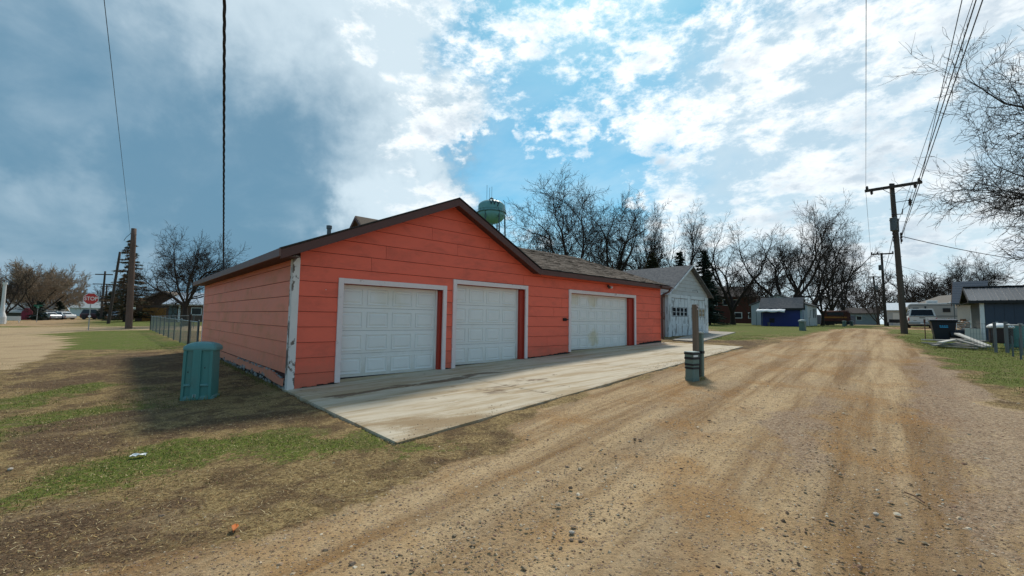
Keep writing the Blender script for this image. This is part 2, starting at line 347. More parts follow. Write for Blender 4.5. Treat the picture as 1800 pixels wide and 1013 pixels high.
# ---------------------------------------------------------------- noise and masks for the ground
_rng = np.random.RandomState(3); _tab = _rng.rand(256, 256)
def vnoise(x, y, s):
    x = x*s+1000.; y = y*s+1000.; xi = np.floor(x).astype(int); yi = np.floor(y).astype(int); fx = x-xi; fy = y-yi
    fx = fx*fx*(3-2*fx); fy = fy*fy*(3-2*fy); a = lambda i, j: _tab[(xi+i) % 256, (yi+j) % 256]
    return (a(0, 0)*(1-fx)+a(1, 0)*fx)*(1-fy)+(a(0, 1)*(1-fx)+a(1, 1)*fx)*fy
def fbm(x, y, s, o=4):
    r = 0; k = .5
    for i in range(o): r = r+k*vnoise(x+17*i, y-9*i, s*2**i); k *= .5
    return r/(1-.5**o)
def poly_w(x, y, poly, soft):
    """1 inside a polygon, 0 outside, eased over soft metres; the edge is roughened with noise"""
    x = x+(fbm(x, y, 1.3, 3)-.5)*soft*2.2; y = y+(fbm(x+50, y, 1.3, 3)-.5)*soft*2.2
    P = np.array([(p[0], p[1]) for p in poly]); Q = np.roll(P, -1, 0)
    ins = np.zeros(x.shape, bool); dm = np.full(x.shape, 1e9)
    for (ax, ay), (bx, by) in zip(P, Q):
        if ay != by:
            c = ((ay > y) != (by > y)) & (x < (bx-ax)*(y-ay)/(by-ay)+ax); ins ^= c
        L2 = (bx-ax)**2+(by-ay)**2+1e-9; k = np.clip(((x-ax)*(bx-ax)+(y-ay)*(by-ay))/L2, 0, 1)
        dm = np.minimum(dm, (x-ax-k*(bx-ax))**2+(y-ay-k*(by-ay))**2)
    d = np.sqrt(dm)*np.where(ins, 1, -1); k = np.clip(d/(2*soft)+.5, 0, 1)
    return k*k*(3-2*k)
def PX(*pts): return [gp(*p) if p[1] > 540 else None for p in pts]

SLAB = [guv(-.06, .28), guv(-.06, -4.55), guv(14.85, -3.35), guv(15.25, .28)]

ALLEY = [gp(1484, 577), gp(1440, 584), gp(1390, 596), gp(1335, 610), gp(1300, 617), gp(1240, 628), gp(1170, 650), gp(1000, 707), gp(900, 745), gp(900, 800), gp(740, 850),
         gp(560, 905), gp(300, 975), gp(80, 1013), Vector((-6, -2, 0)), Vector((-9, -12, 0)), Vector((-2, -14, 0)), Vector((9.5, 1, 0)), Vector((9.2, 4.5, 0)), gp(1800, 722), gp(1700, 672), gp(1640, 634), gp(1590, 603), gp(1556, 588), gp(1543, 578)]
def ground_masks(x, y):
    z = np.zeros(x.shape)
    gravel = poly_w(x, y, ALLEY, .35)
    apron = poly_w(x, y, PX((1545, 579), (1720, 582), (1800, 583), (1800, 577), (1700, 575.5), (1545, 574.5)), .5)
    far_cross = poly_w(x, y, [gxy(1440, 95), gxy(1700, 75), gxy(1640, 62), gxy(1480, 72)], 1.2)
    gravel = np.maximum.reduce([gravel, apron, far_cross])
    pale = poly_w(x, y, PX((-200, 576), (-200, 640), (0, 655), (60, 632), (120, 606), (90, 588), (140, 581), (262, 580), (420, 584), (420, 574), (262, 573), (120, 574.5)), .5)
    pale2 = poly_w(x, y, PX((-60, 574), (0, 563), (70, 556), (150, 556), (150, 562), (172, 575)), 1.)
    gravel = np.maximum(gravel, pale2*.9)
    green = poly_w(x, y, PX((120, 586), (250, 581), (345, 603), (300, 614), (90, 616), (100, 600)), .6)
    green = np.maximum(green, .58*poly_w(x, y, PX((0, 712), (150, 672), (235, 662), (330, 688), (315, 725), (200, 745), (0, 790)), .5))
    green = np.maximum(green, .60*poly_w(x, y, PX((560, 728), (630, 760), (690, 790), (560, 815), (380, 845), (120, 880), (0, 893), (0, 830), (180, 800), (380, 770), (480, 745)), .55))
    green = np.maximum(green, 1.25*poly_w(x, y, PX((1556, 583), (1800, 592), (1900, 640), (1800, 700), (1700, 655), (1620, 615)), .5))
    green = np.maximum(green, .9*poly_w(x, y, PX((1244, 577), (1320, 573), (1480, 573), (1470, 580), (1400, 592), (1300, 600), (1230, 600), (1244, 590)), .8))
    green = np.maximum(green, .55*poly_w(x, y, PX((900, 738), (1000, 708), (985, 722), (905, 752)), .12))
    green = np.maximum(green, .5*poly_w(x, y, PX((700, 787), (900, 765), (880, 790), (700, 815)), .2))
    farg = np.clip((np.hypot(x, y)-34)/8, 0, 1); green = np.maximum(green, farg*.9)
    brown = poly_w(x, y, PX((0, 755), (190, 725), (400, 712), (560, 705), (600, 722), (470, 745), (300, 775), (140, 800), (0, 818)), .25)
    brown = np.maximum(brown, poly_w(x, y, PX((560, 810), (700, 787), (900, 762), (1000, 735), (905, 800), (740, 850), (560, 905), (300, 975), (80, 1013), (-200, 1013), (0, 905), (250, 860)), .35))
    brown = np.maximum(brown, .9*poly_w(x, y, PX((60, 640), (250, 618), (345, 622), (500, 690), (420, 705), (330, 680), (200, 662), (90, 690), (20, 680)), .45))  # brown thatch, with the garage's cast shadow painted into it near the wall
    brown = np.maximum(brown, .8*poly_w(x, y, PX((1560, 592), (1600, 603), (1700, 655), (1800, 708), (1900, 760), (1800, 725), (1700, 678), (1600, 615)), .4))
    brown = np.maximum(brown, .85*poly_w(x, y, PX((1180, 596), (1260, 601), (1400, 592), (1470, 580), (1440, 584), (1380, 600), (1310, 616), (1170, 606)), .5))
    brown = np.maximum(brown, .8*poly_w(x, y, PX((1190, 655), (1250, 658), (1275, 675), (1240, 685), (1205, 672)), .15))
    lawn = 1-np.maximum(gravel, pale); nA = fbm(x, y, .75, 5)-.5; nB = fbm(x+40, y-13, .6, 5)-.5; nr = np.clip(1.3-np.hypot(x, y)/40, 0, 1)
    green = np.clip(green+(nA*2.7+.03)*nr*lawn*(1-brown*.5), 0, 1.25); brown = np.clip(brown*.85+nB*2.3*nr*lawn*(1-np.clip(green, 0, 1)*.5), 0, 1)
    pink = poly_w(x, y, PX((1480, 770), (1460, 700), (1430, 690), (1330, 745), (1300, 790), (1360, 830), (1430, 820)), .4)*.8
    pink = np.maximum(pink, poly_w(x, y, PX((1620, 620), (1800, 722), (2100, 850), (1900, 1013), (1800, 990), (1690, 800), (1600, 690)), .5))
    pink = np.maximum(pink, .55*poly_w(x, y, PX((1480, 620), (1500, 580), (1512, 580), (1530, 640), (1480, 660)), .3))
    return np.stack([green, brown, gravel, np.maximum(pale, 0)], -1), pink

def relief(x, y):
    d = np.hypot(x, y); fade = np.clip(1-d/60, 0, 1)
    return ((fbm(x, y, .8, 4)-.5)*.045+(fbm(x, y, 6, 3)-.5)*.014)*fade

def build_ground():
    def axis(lo, hi, st, far, k=1.12):
        a = list(np.arange(lo, hi+1e-6, st)); s = st; v = hi
        while v < far: s *= k; v += s; a.append(v)
        s = st; v = lo; b = []
        while v > -far: s *= k; v -= s; b.append(v)
        return np.array(b[::-1]+a)
    xs = axis(-9., 13., .075, 2600.); ys = axis(1.0, 15.5, .075, 2600.)
    Xg, Yg = np.meshgrid(xs, ys); x, y = Xg.ravel(), Yg.ravel()
    m, pink = ground_masks(x, y)
    z = gnp(x, y)+relief(x, y)
    # compacted wheel ruts of the alley and soft ridge between
    b = x*.76-y*.65
    z = z-m[:, 2]*np.exp(-((b+2.0)/.35)**2)*.025-m[:, 2]*np.exp(-((b+.1)/.35)**2)*.025
    inslab = poly_w(x, y, SLAB, .02); near = poly_w(x, y, SLAB, .3)
    z = z-inslab*.09+np.clip(near-inslab, 0, 1)*(.014+.05*np.clip((fbm(x, y, 1.7, 4)-.47)*3, 0, 1))
    h, w = Xg.shape; idx = np.arange(h*w).reshape(h, w)
    Fc = np.stack([idx[:-1, :-1], idx[:-1, 1:], idx[1:, 1:], idx[1:, :-1]], -1).reshape(-1, 4)
    pk = np.stack([pink, pink*0, pink*0, pink*0+1], -1)
    mt = bpy.data.materials.new('ground_soil_grass_gravel'); mt.use_nodes = True; t = NT(mt.node_tree); bs = t.n['Principled BSDF']
    geo = t.n.new('ShaderNodeNewGeometry'); P = geo.outputs['Position']
    a1 = t.n.new('ShaderNodeAttribute'); a1.attribute_name = 'kinds'; a2 = t.n.new('ShaderNodeAttribute'); a2.attribute_name = 'pink'
    s1 = t.n.new('ShaderNodeSeparateColor'); t.l.new(a1.outputs['Color'], s1.inputs[0])
    wg, wb, wr = s1.outputs[0], s1.outputs[1], s1.outputs[2]; wp = a1.outputs['Alpha']; wk = t.n.new('ShaderNodeSeparateColor'); t.l.new(a2.outputs['Color'], wk.inputs[0]); wk = wk.outputs[0]
    nf = t.noise(P, 26, 5, .7); nm_ = t.noise(P, 5.5, 5, .65); nl = t.noise(P, .9, 4, .6); nx = t.noise(P, 75, 3, .7); nh = t.noise(P, 2.2, 6, .65, .5)
    Ps = t.mapv(P, (1, .16, 1), (0, 0, R(41)))        # drawn out along the alley
    ns = t.noise(Ps, 1.6, 8, .68, .5); ns2 = t.noise(t.mapv(P, (1, .16, 1), (0, 0, R(60))), 2.2, 6, .65, .4)
    n12 = t.noise(P, 13, 6, .78, .3); nq = t.m('ADD', t.m('MULTIPLY', nm_, .30), t.m('ADD', t.m('MULTIPLY', nh, .30), t.m('MULTIPLY', n12, .40)))
    def soft(w_, n_, lo=.35, hi=.65, amp=.7): return t.sm(t.m('ADD', w_, t.m('MULTIPLY', t.m('SUBTRACT', n_, .5), amp)), lo, hi)
    dry = t.mix(t.sm(nf, .3, .7), (.15, .096, .038), (.44, .31, .14))
    dry = t.mix(t.sm(nh, .42, .62), dry, t.mix(nf, (.075, .045, .022), (.20, .125, .060)))
    grs = t.mix(t.sm(nf, .3, .7), (.050, .078, .008), (.165, .200, .028)); grs = t.mix(t.sm(nx, .55, .75), grs, (.24, .22, .085)); grs = t.mix(t.sm(nh, .48, .74), grs, t.mix(nf, (.10, .075, .03), (.24, .19, .08)))
    brn = t.mix(t.sm(nf, .3, .7), (.060, .034, .018), (.185, .115, .062)); brn = t.mix(t.sm(ns2, .50, .68), brn, t.mix(nf, (.16, .10, .05), (.38, .27, .15))); brn = t.mix(t.sm(nx, .60, .78), brn, (.34, .26, .16))
    tr = t.noise(t.mapv(P, (1, .035, 1), (0, 0, R(40.5))), 1.5, 7, .68, .15)
    grv = t.mix(t.sm(tr, .38, .60), (.27, .160, .072), (.56, .40, .225))
    grv = t.mix(t.m('MULTIPLY', t.sm(ns, .46, .66), .6), grv, (.43, .315, .195))
    grv = t.mix(t.m('MULTIPLY', t.sm(n12, .52, .66), .55), grv, (.19, .115, .055)); grv = t.mix(t.m('MULTIPLY', t.sm(nm_, .50, .72), .35), grv, (.20, .135, .080))
    grv = t.mix(t.m('MULTIPLY', t.sm(nl, .48, .68), .6), grv, (.38, .20, .068))
    grv = t.mix(1., grv, t.mix(nx, (.50, .47, .44), (1.42, 1.42, 1.44)), 'MULTIPLY')
    peb = t.vor(P, 42, 'F1', 1); pebs = t.n.new('ShaderNodeSeparateColor'); t.l.new(peb, pebs.inputs[0])
    pcol = t.ramp(pebs.outputs[0], [(0, (.11, .072, .05)), (.35, (.28, .18, .115)), (.6, (.42, .31, .21)), (.85, (.31, .18, .13)), (1, (.60, .50, .38))])
    pmask = t.m('MULTIPLY', t.sm(t.vor(P, 42), .42, .28), t.sm(t.m('ADD', pebs.outputs[1], t.m('ADD', t.m('MULTIPLY', wk, .4), t.m('MULTIPLY', nl, .5))), .74, .80))
    pnk = t.mix(pebs.outputs[0], (.19, .12, .080), (.48, .355, .255))
    sand = t.mix(nf, (.36, .245, .13), (.58, .43, .26)); sand = t.mix(t.sm(ns2, .5, .7), sand, (.24, .15, .08))
    wg2 = t.m('MULTIPLY', wg, .78)
    c = t.mix(soft(wg2, nq, .34, .62, 3.4), dry, grs)
    c = t.mix(soft(t.m('MULTIPLY', wb, .82), nq, .40, .66, 3.0), c, brn)
    c = t.mix(t.m('MULTIPLY', soft(wg2, nh, .5, .85, 1.6), .7), c, grs)
    c = t.mix(t.m('MULTIPLY', t.sm(t.noise(P, 70, 4, .75), .57, .66), .75), c, (.50, .39, .23))
    c = t.mix(t.m('MULTIPLY', t.sm(t.noise(t.mapv(P, (1, .4, 1), (0, 0, 1.1)), 34, 5, .75), .55, .66), .75), c, (.040, .024, .013))
    c = t.mix(soft(wp, nh, .35, .6, .5), c, sand)
    gm = soft(wr, nq, .36, .60, 2.2)
    grvp = t.mix(t.m('MULTIPLY', soft(wk, nq, .35, .75, 2.2), .6), grv, pnk)
    grvp = t.mix(pmask, grvp, pcol)
    c = t.mix(gm, c, grvp)
    t.l.new(c, bs.inputs['Base Color']); bs.inputs['Roughness'].default_value = .95; bs.inputs['Specular IOR Level'].default_value = .15
    hgt = t.m('ADD', t.m('MULTIPLY', nf, .6), t.m('ADD', t.m('MULTIPLY', nx, .5), t.m('MULTIPLY', pmask, .8)))
    hgt = t.m('ADD', hgt, t.m('MULTIPLY', n12, 1.2)); t.l.new(t.bump(hgt, .9, .022), bs.inputs['Normal'])
    o = np_mesh('ground', np.stack([x, y, z], -1), Fc, mt, None, True, {'kinds': m, 'pink': pk}); o['kind'] = 'structure'
    return mt
build_ground()

# ---------------------------------------------------------------- concrete driveway, cast in panels
def build_driveway():
    mt = bpy.data.materials.new('driveway_concrete'); mt.use_nodes = True; t = NT(mt.node_tree); bs = t.n['Principled BSDF']
    tc = t.n.new('ShaderNodeTexCoord'); P = tc.outputs['Object']; a = t.n.new('ShaderNodeAttribute'); a.attribute_name = 'dirt'
    s = t.n.new('ShaderNodeSeparateColor'); t.l.new(a.outputs['Color'], s.inputs[0])
    n1 = t.noise(P, 3.5, 6, .6); n2 = t.noise(t.mapv(P, (.14, 1, 1), (0, 0, R(6))), 3.0, 7, .65, .5); n3 = t.noise(P, 60, 4, .7); n4 = t.noise(t.mapv(P, (.35, 1, 1), (0, 0, R(8))), 4.5, 6, .7, .6)
    c = t.mix(n1, (.51, .43, .315), (.70, .615, .47)); c = t.mix(t.m('MULTIPLY', n3, .3), c, (.34, .30, .24))
    c = t.mix(t.m('MULTIPLY', t.sm(n2, .42, .62), .75), c, (.38, .275, .155))
    c = t.mix(t.m('MULTIPLY', t.sm(n4, .62, .70), .85), c, (.105, .062, .034))
    sandm = t.m('MULTIPLY', t.sm(t.m('ADD', s.outputs[0], t.m('ADD', t.m('MULTIPLY', t.m('SUBTRACT', n4, .5), 1.3), t.m('MULTIPLY', t.m('SUBTRACT', n3, .5), .8))), .34, .80), .92)
    c = t.mix(sandm, c, t.mix(n3, (.20, .125, .060), (.40, .29, .165)))
    mudm = t.sm(t.m('ADD', s.outputs[1], t.m('MULTIPLY', t.m('SUBTRACT', n4, .5), 1.6)), .55, .8)
    c = t.mix(t.m('MULTIPLY', mudm, .85), c, (.15, .095, .055))
    t.l.new(c, bs.inputs['Base Color']); bs.inputs['Roughness'].default_value = .9; bs.inputs['Specular IOR Level'].default_value = .2
    t.l.new(t.bump(t.m('ADD', n3, t.m('MULTIPLY', sandm, 1.)), .35, .006), bs.inputs['Normal'])
    root = empty('driveway', (GAR.x, GAR.y, 0), R(90)-gh); root['kind'] = 'structure'
    outer = lambda tt: -4.55+1.2*(tt+.06)/14.9
    joints = [-.06, 3.30, 7.25, 11.2, 15.2]
    sandp = PX((500, 690), (600, 735), (640, 740), (830, 722), (800, 760), (720, 790), (640, 750)); sand2 = PX((615, 747), (740, 738), (880, 725), (800, 765), (690, 787))
    mud = PX((560, 702), (860, 655), (905, 655), (700, 690), (600, 707)); mud2 = PX((900, 665), (960, 668), (1000, 690), (930, 700), (800, 700))
    for k in range(4):
        t0, t1 = joints[k]+.008, joints[k+1]-.008; n = 56; m = 60
        T = np.linspace(t0, t1, n); Q = np.linspace(0, 1, m); TT, QQ = np.meshgrid(T, Q, indexing='ij'); VV = .28+(outer(TT)-.28)*QQ
        if k == 3: TT = TT+(1-QQ)*0
        wx = GAR.x+GU.x*TT+GV.x*VV; wy = GAR.y+GU.y*TT+GV.y*VV
        zt = gnp(wx, wy)+.035+(fbm(wx, wy, .5, 2)-.5)*.012
        # arris: ease the outermost ring down
        e = (QQ > .999) | (TT < t0+1e-6) | (TT > t1-1e-6); zt = zt-e*.006
        top = np.stack([TT, VV, zt], -1).reshape(-1, 3); nn = len(top)
        idx = np.arange(nn).reshape(n, m); Fc = [np.stack([idx[:-1, :-1], idx[:-1, 1:], idx[1:, 1:], idx[1:, :-1]], -1).reshape(-1, 4)]
        V = [top]; off = nn
        for ring in (idx[0, :], idx[-1, ::-1], idx[::-1, -1], idx[:, 0]):
            b = top[ring].copy(); b[:, 2] -= .12; V.append(b); r2 = off+np.arange(len(ring)); off += len(ring)
            Fc.append(np.stack([ring[:-1], ring[1:], r2[1:], r2[:-1]], -1))
        V = np.concatenate(V); Fc = np.concatenate(Fc)
        wx = GAR.x+GU.x*V[:, 0]+GV.x*V[:, 1]; wy = GAR.y+GU.y*V[:, 0]+GV.y*V[:, 1]
        sm_ = np.maximum(poly_w(wx, wy, sandp, .5)*.55, poly_w(wx, wy, sand2, .35)*.8)
        edge = np.clip(1-(V[:, 1]-outer(V[:, 0]))/.28, 0, 1)*.62*(fbm(wx, wy, 1.2, 3) > .42)
        mm = np.maximum(poly_w(wx, wy, mud, .2)*.8, poly_w(wx, wy, mud2, .4)*.6)
        A = np.stack([np.maximum(sm_, edge), mm, mm*0, mm*0+1], -1)
        np_mesh('concrete_panel', V, Fc, mt, root, False, {'dirt': A})
build_driveway()

# ---------------------------------------------------------------- siding helper
def clip(poly, f):                    # keep part of 2-D polygon where f(x, z) >= 0 (f linear)
    out = []
    for i in range(len(poly)):
        a, b = poly[i], poly[(i+1) % len(poly)]; fa, fb = f(*a), f(*b)
        if fa >= 0: out.append(a)
        if (fa >= 0) != (fb >= 0):
            k = fa/(fa-fb); out.append((a[0]+(b[0]-a[0])*k, a[1]+(b[1]-a[1])*k))
    return out
def lin(p, q): return lambda x, p=p, q=q: p[1]+(q[1]-p[1])*(x-p[0])/(q[0]-p[0])
def siding(root, to3, s0, s1, topline, botline, openings, zs, joints, mt, name='siding_board', lap=(.024, .007), depth=.03, gap=.0035, groove=.009):
    """lap boards on a wall: to3(s, out, z) maps wall coordinates to local space; each board one mesh"""
    cuts = sorted({s0, s1}|{p[0] for p in topline if s0 < p[0] < s1}|{p[0] for p in botline if s0 < p[0] < s1}|{e for o in openings for e in (o[0], o[1])})
    def seg(line, x):
        for a, b in zip(line, line[1:]):
            if a[0]-1e-6 <= x <= b[0]+1e-6: return lin(a, b)
        return lin(line[-2], line[-1])
    for k in range(len(zs)-1):
        z0, z1 = zs[k], zs[k+1]; js = [s0]+sorted(joints.get(k, []))+[s1]
        for a, b in zip(js, js[1:]):
            a2 = a+gap if a > s0 else a; b2 = b-gap if b < s1 else b
            runs = []; cur = []
            cc = [a2]+[c for c in cuts if a2+1e-4 < c < b2-1e-4]+[b2]
            for c0, c1 in zip(cc, cc[1:]):
                mid = (c0+c1)/2; zb = z0
                for o in openings:
                    if o[0] < mid < o[1]: zb = max(zb, o[2])
                poly = [(c0, zb), (c1, zb), (c1, z1-groove), (c0, z1-groove)] if zb < z1-groove else []
                if poly:
                    tl, bl = seg(topline, mid), seg(botline, mid)
                    poly = clip(poly, lambda x, z: tl(x)-z)
                    if len(poly) > 2: poly = clip(poly, lambda x, z: z-bl(x))
                if len(poly) > 2: cur.append(poly)
                elif cur: runs.append(cur); cur = []
            if cur: runs.append(cur)
            for run in runs:
                mb = MB(); j = random.uniform(-.0015, .002)
                for poly in run:
                    n = len(poly); off = lambda z: lap[0]+(lap[1]-lap[0])*(z-z0)/(z1-z0)+j
                    fr = [to3(x, off(z), z) for x, z in poly]; bk = [to3(x, -depth*.0+.001, z) for x, z in poly]
                    mb.add(fr+bk, [tuple(range(n))]+[(i, n+i, n+(i+1) % n, (i+1) % n) for i in range(n)])
                mb.build(name, mt, root)

def shingle_roof(root, name, o, ux, uy, L, S, mt, thick=.012, exposure=.145, tab=.30, three_tab=False, base_t=.05):
    """stepped shingle courses over a plane: origin o (eave start), ux along the eave (length L), uy up the slope (length S)"""
    o, ux, uy = Vector(o), Vector(ux).normalized(), Vector(uy).normalized(); nrm = ux.cross(uy).normalized()
    if nrm.z < 0: nrm = -nrm
    mb = MB(); n = int(S/exposure)
    mb.prism([o, o+ux*L, o+ux*L+uy*S, o+uy*S], -nrm*base_t)
    rnd = random.Random(5)
    for k in range(n+1):
        y0 = k*exposure; y1 = min(S, y0+exposure*1.05)
        if y1 <= y0: break
        x = -rnd.random()*tab
        while x < L:
            w = tab if three_tab else tab*rnd.choice((.55, .8, 1.1, 1.4)); a, b = max(0, x), min(L, x+w-.006); x += w
            if b <= a+.01: continue
            h = thick*(1 if three_tab else rnd.choice((.7, 1., 1.5))); sh = 0 if three_tab else rnd.uniform(-.012, .012)
            p = lambda s_, q, hh: o+ux*s_+uy*q+nrm*hh
            yy = max(0, y0+sh-.012)
            mb.add([p(a, yy, h), p(b, yy, h), p(b, y1, .003), p(a, y1, .003), p(a, yy, 0), p(b, yy, 0)], [(0, 1, 2, 3), (4, 5, 1, 0), (4, 0, 3), (5, 2, 1)])
    return mb.build(name, mt, root)

# ---------------------------------------------------------------- the coral garage
def build_garage():
    zb = GAR.z; root = empty('garage', (GAR.x, GAR.y, zb), R(90)-gh, 'long coral red garage with three white overhead doors beside the driveway', 'garage')
    Z = lambda z: z-zb
    LG = 15.05; DG = 11.7; WD = 9.8
    zs = [.165+.315*i for i in range(16)]
    zb_f = [(0, .17), (.95, .235), (3.6, .33), (6.6, .44), (9, .56), (12.9, .66), (14.0, .70), (LG, .74)]
    top = [(0, 2.95), (3.85, 4.62), (6.85, 3.10), (LG, 3.10)]
    ops = [(.88, 3.68, 2.48), (3.88, 6.68, 2.67), (8.66, 12.95, 2.68)]
    # backing walls
    def outline(a, b, tl, z0): return [(a, z0)]+[(b, z0)]+[(b, tl(b))]+[(a, tl(a))]
    mb = MB()
    def colw(a, b, z0):
        pts = [p for p in top if a < p[0] < b]
        tz = lambda x: next(lin(p, q)(x) for p, q in zip(top, top[1:]) if p[0]-1e-6 <= x <= q[0]+1e-6)
        poly = [(a, z0), (b, z0), (b, tz(b))]+[p for p in pts[::-1]]+[(a, tz(a))]
        mb.prism([(x, 0, Z(z)) for x, z in poly], (0, .1, 0))
    xs = [(.0, .95, .05), (.95, 3.62, 2.40), (3.62, 3.96, .2), (3.96, 6.62, 2.58), (6.62, 8.74, .3), (8.74, 12.86, 2.60), (12.86, LG, .5)]
    for a, b, z0 in xs: colw(a, b, z0)
    mb.box(0, .1, .1, DG, Z(.1), Z(2.93)); mb.box(.1, 6.9, DG-.1, DG, Z(.1), Z(2.95)); mb.box(LG-.1, LG, .1, WD, Z(.4), Z(3.12)); mb.box(6.8, LG-.1, WD-.1, WD, Z(.4), Z(3.12)); mb.box(6.8, 6.9, WD, DG, Z(.3), Z(3.1))
    mb.prism([(.1, DG-.1, Z(2.95)), (6.9, DG-.1, Z(2.95)), (6.9, DG-.1, Z(3.1)), (3.77, DG-.1, Z(4.6))], (0, .1, 0))
    mb.prism([(LG-.1, 0, Z(3.12)), (LG-.1, WD, Z(3.12)), (LG-.1, 4.6, Z(4.75))], (.1, 0, 0))
    mb.build('wall', mat('lap_shade_backing', (.045, .010, .008), .8, .1), root)  # backing coloured near black, so the grooves read as shadow under each lap
    # interior blocker keeps daylight from showing behind the doors
    MB().box(.12, LG-.12, .45, .5, Z(.1), Z(2.9)).build('inner_blocker', dark_gap, root)
    to_f = lambda s, out, z: (s, -out, Z(z))
    joints = {9: [1.96, 6.8], 8: [1.61, 6.5, 11.4], 7: [5.2, 10.1], 10: [4.0], 11: [3.2, 5.1], 5: [7.9, 14.0], 3: [14.3], 6: [8.3], 2: [7.6], 1: [14.0]}
    siding(root, to_f, .095, LG, top, zb_f, ops, zs, joints, coral)
    to_l = lambda s, out, z: (-out, s, Z(z))
    jl = {7: [4.9], 6: [7.3], 5: [3.6], 4: [5.9], 3: [8.0], 2: [5.6, 8.5], 1: [7.9], 8: [6.1]}
    siding(root, to_l, .13, DG-.09, [(0, 2.93), (DG, 2.93)], [(0, .36), (2., .42), (5, .33), (DG, .3)], [], zs[1:], jl, coral_sky)
    # lowest left board: warped away from the wall near the corner, edge frayed
    mb = MB(); N = 40; vs = []
    for i in range(N+1):
        s = .2+(DG-.3)*i/N; bow = .05*math.exp(-((s-.75)/.6)**2); dz = .10*math.exp(-((s-.35)/.5)**2); lo = .24+.05*vnoise(np.array(s), np.array(0.), 2.)-.04*math.exp(-(s/.8)**2)
        vs += [to_l(s, .03+bow*1.1, float(lo)), to_l(s, .024+bow, .455-dz), to_l(s, -.005+bow*.3, .455-dz), to_l(s, 0, float(lo))]
    fs = []
    for i in range(N):
        a = i*4; fs += [(a, a+1, a+5, a+4), (a+1, a+2, a+6, a+5), (a+3, a, a+4, a+7)]
    mb.add(vs, fs); mb.build('siding_board', coral_sky, root, label='warped lowest board with frayed grey edge')
    rnd = random.Random(11); mb = MB()
    for i in range(190):
        s = .15+8.6*rnd.random()**1.25; z = rnd.uniform(.14, .31)+.02; ln = rnd.uniform(.03, .14); h = rnd.uniform(.012, .05); o_ = rnd.uniform(.012, .06)
        mb.hexa([to_l(s, 0, z-h), to_l(s+ln, 0, z-h*.6), to_l(s+ln, o_*.7, z-h*.8), to_l(s, o_, z-h*1.3), to_l(s, 0, z+h*.5), to_l(s+ln, 0, z+h*.2), to_l(s+ln*.9, o_*.6, z), to_l(s+.01, o_*.8, z+h*.2)])
    for i in range(60):
        s = .15+4.5*rnd.random(); z = .452+rnd.uniform(-.02, .02)-.09*math.exp(-((s-.35)/.5)**2); ln = rnd.uniform(.04, .14)
        mb.hexa([to_l(s, .01, z-.014), to_l(s+ln, .01, z-.01), to_l(s+ln, .04, z-.01), to_l(s, .048, z-.016), to_l(s, .01, z+.01), to_l(s+ln, .01, z+.005), to_l(s+ln, .034, z+.002), to_l(s, .038, z+.008)])
    mb.build('frayed_fibre', fray, root, kind='stuff')
    mb = MB(); mb.box(-.004, .0, .1, DG, Z(.02), Z(.34)); mb.box(-.06, -.004, .1, DG-.1, Z(.0), Z(.135)); mb.build('foundation', dark_gap, root)
    # rotten black line along the foot of the front siding
    mb = MB(); rnd = random.Random(4)
    for a, b in ((.1, .88), (3.7, 3.88), (6.69, 8.66), (12.96, LG)):
        s = a
        while s < b:
            w = rnd.uniform(.03, .10); zz = next(lin(p, q)(s) for p, q in zip(zb_f, zb_f[1:]) if p[0]-1e-6 <= s <= q[0]+1e-6)
            h = rnd.uniform(.008, .045)+(.06 if s > 13.2 else 0); mb.box(s, min(s+w, b), -.028, -.001, Z(zz-.09), Z(zz+h*.7)); s += w
    mb.build('rotten_foot', dark_gap, root, kind='stuff')
    # corner boards
    MB().box(-.045, .088, -.045, -.001, Z(.11), Z(2.86)).build('corner_board', peel, root, bevel=.003, label='peeling white corner board')
    MB().box(-.045, -.001, 0.0, .125, Z(.10), Z(2.86)).build('corner_board', peel, root, bevel=.003, label='peeling white corner board')
    MB().box(-.035, -.001, DG-.09, DG+.02, Z(.2), Z(2.86)).build('corner_board', pink_w, root)
    # doors
    def door(x0, x1, ztop, tx0, tx1, tz, zfoot, dz0, ncol, dx0, jr, lab):
        dp = .19
        # trims
        b0, b1 = zfoot
        MB().box(tx0, tx0+.115, -.048, -.002, Z(b0), Z(tz)).build('door_trim', pink_w, root, bevel=.003)
        MB().box(tx1-.105, tx1, -.048, -.002, Z(b1), Z(tz)).build('door_trim', pink_w, root, bevel=.003)
        MB().box(tx0+.1155, tx1-.1055, -.046, -.002, Z(tz-.115), Z(tz-.001)).build('door_trim', pink_w, root, bevel=.003)
        xi0, xi1 = tx0+.115, tx1-.105; zt = tz-.115
        mb = MB(); mb.box(xi1+.001, xi1+.03, -.001, dp+.1, Z(b1-.05), Z(zt)); mb.box(xi0-.03, xi0-.001, -.001, dp+.1, Z(b0-.05), Z(zt)); mb.box(xi0, xi1, -.001, dp+.1, Z(zt+.001), Z(zt+.03))
        mb.build('door_jamb', coral_jamb, root)
        MB().box(jr, xi1-.001, dp-.13, dp+.05, Z(b1-.02), Z(zt-.03)).build('door_jamb', coral_jamb, root)
        MB().box(jr-.055, jr-.001, dp-.035, dp+.05, Z(b1), Z(zt-.002)).build('door_stop', white_d, root)
        d = MB(); H = (ztop-dz0)/4
        x1d = jr-.03
        for r in range(4): d.box(dx0, x1d, dp, dp+.05, Z(dz0+H*r+.003), Z(dz0+H*(r+1)-.003))
        dr = d.build('garage_door', white_d, root, label=lab)
        MB().box(dx0+.005, x1d-.005, dp+.02, dp+.045, Z(dz0-.02), Z(ztop)).build('door_backing', dark_gap, dr)
        MB().box(dx0+.002, x1d-.002, dp-.004, dp+.03, Z(dz0-.022), Z(dz0+.001)).build('bottom_seal', black, dr)
        W = (x1d-dx0)/ncol; me = None
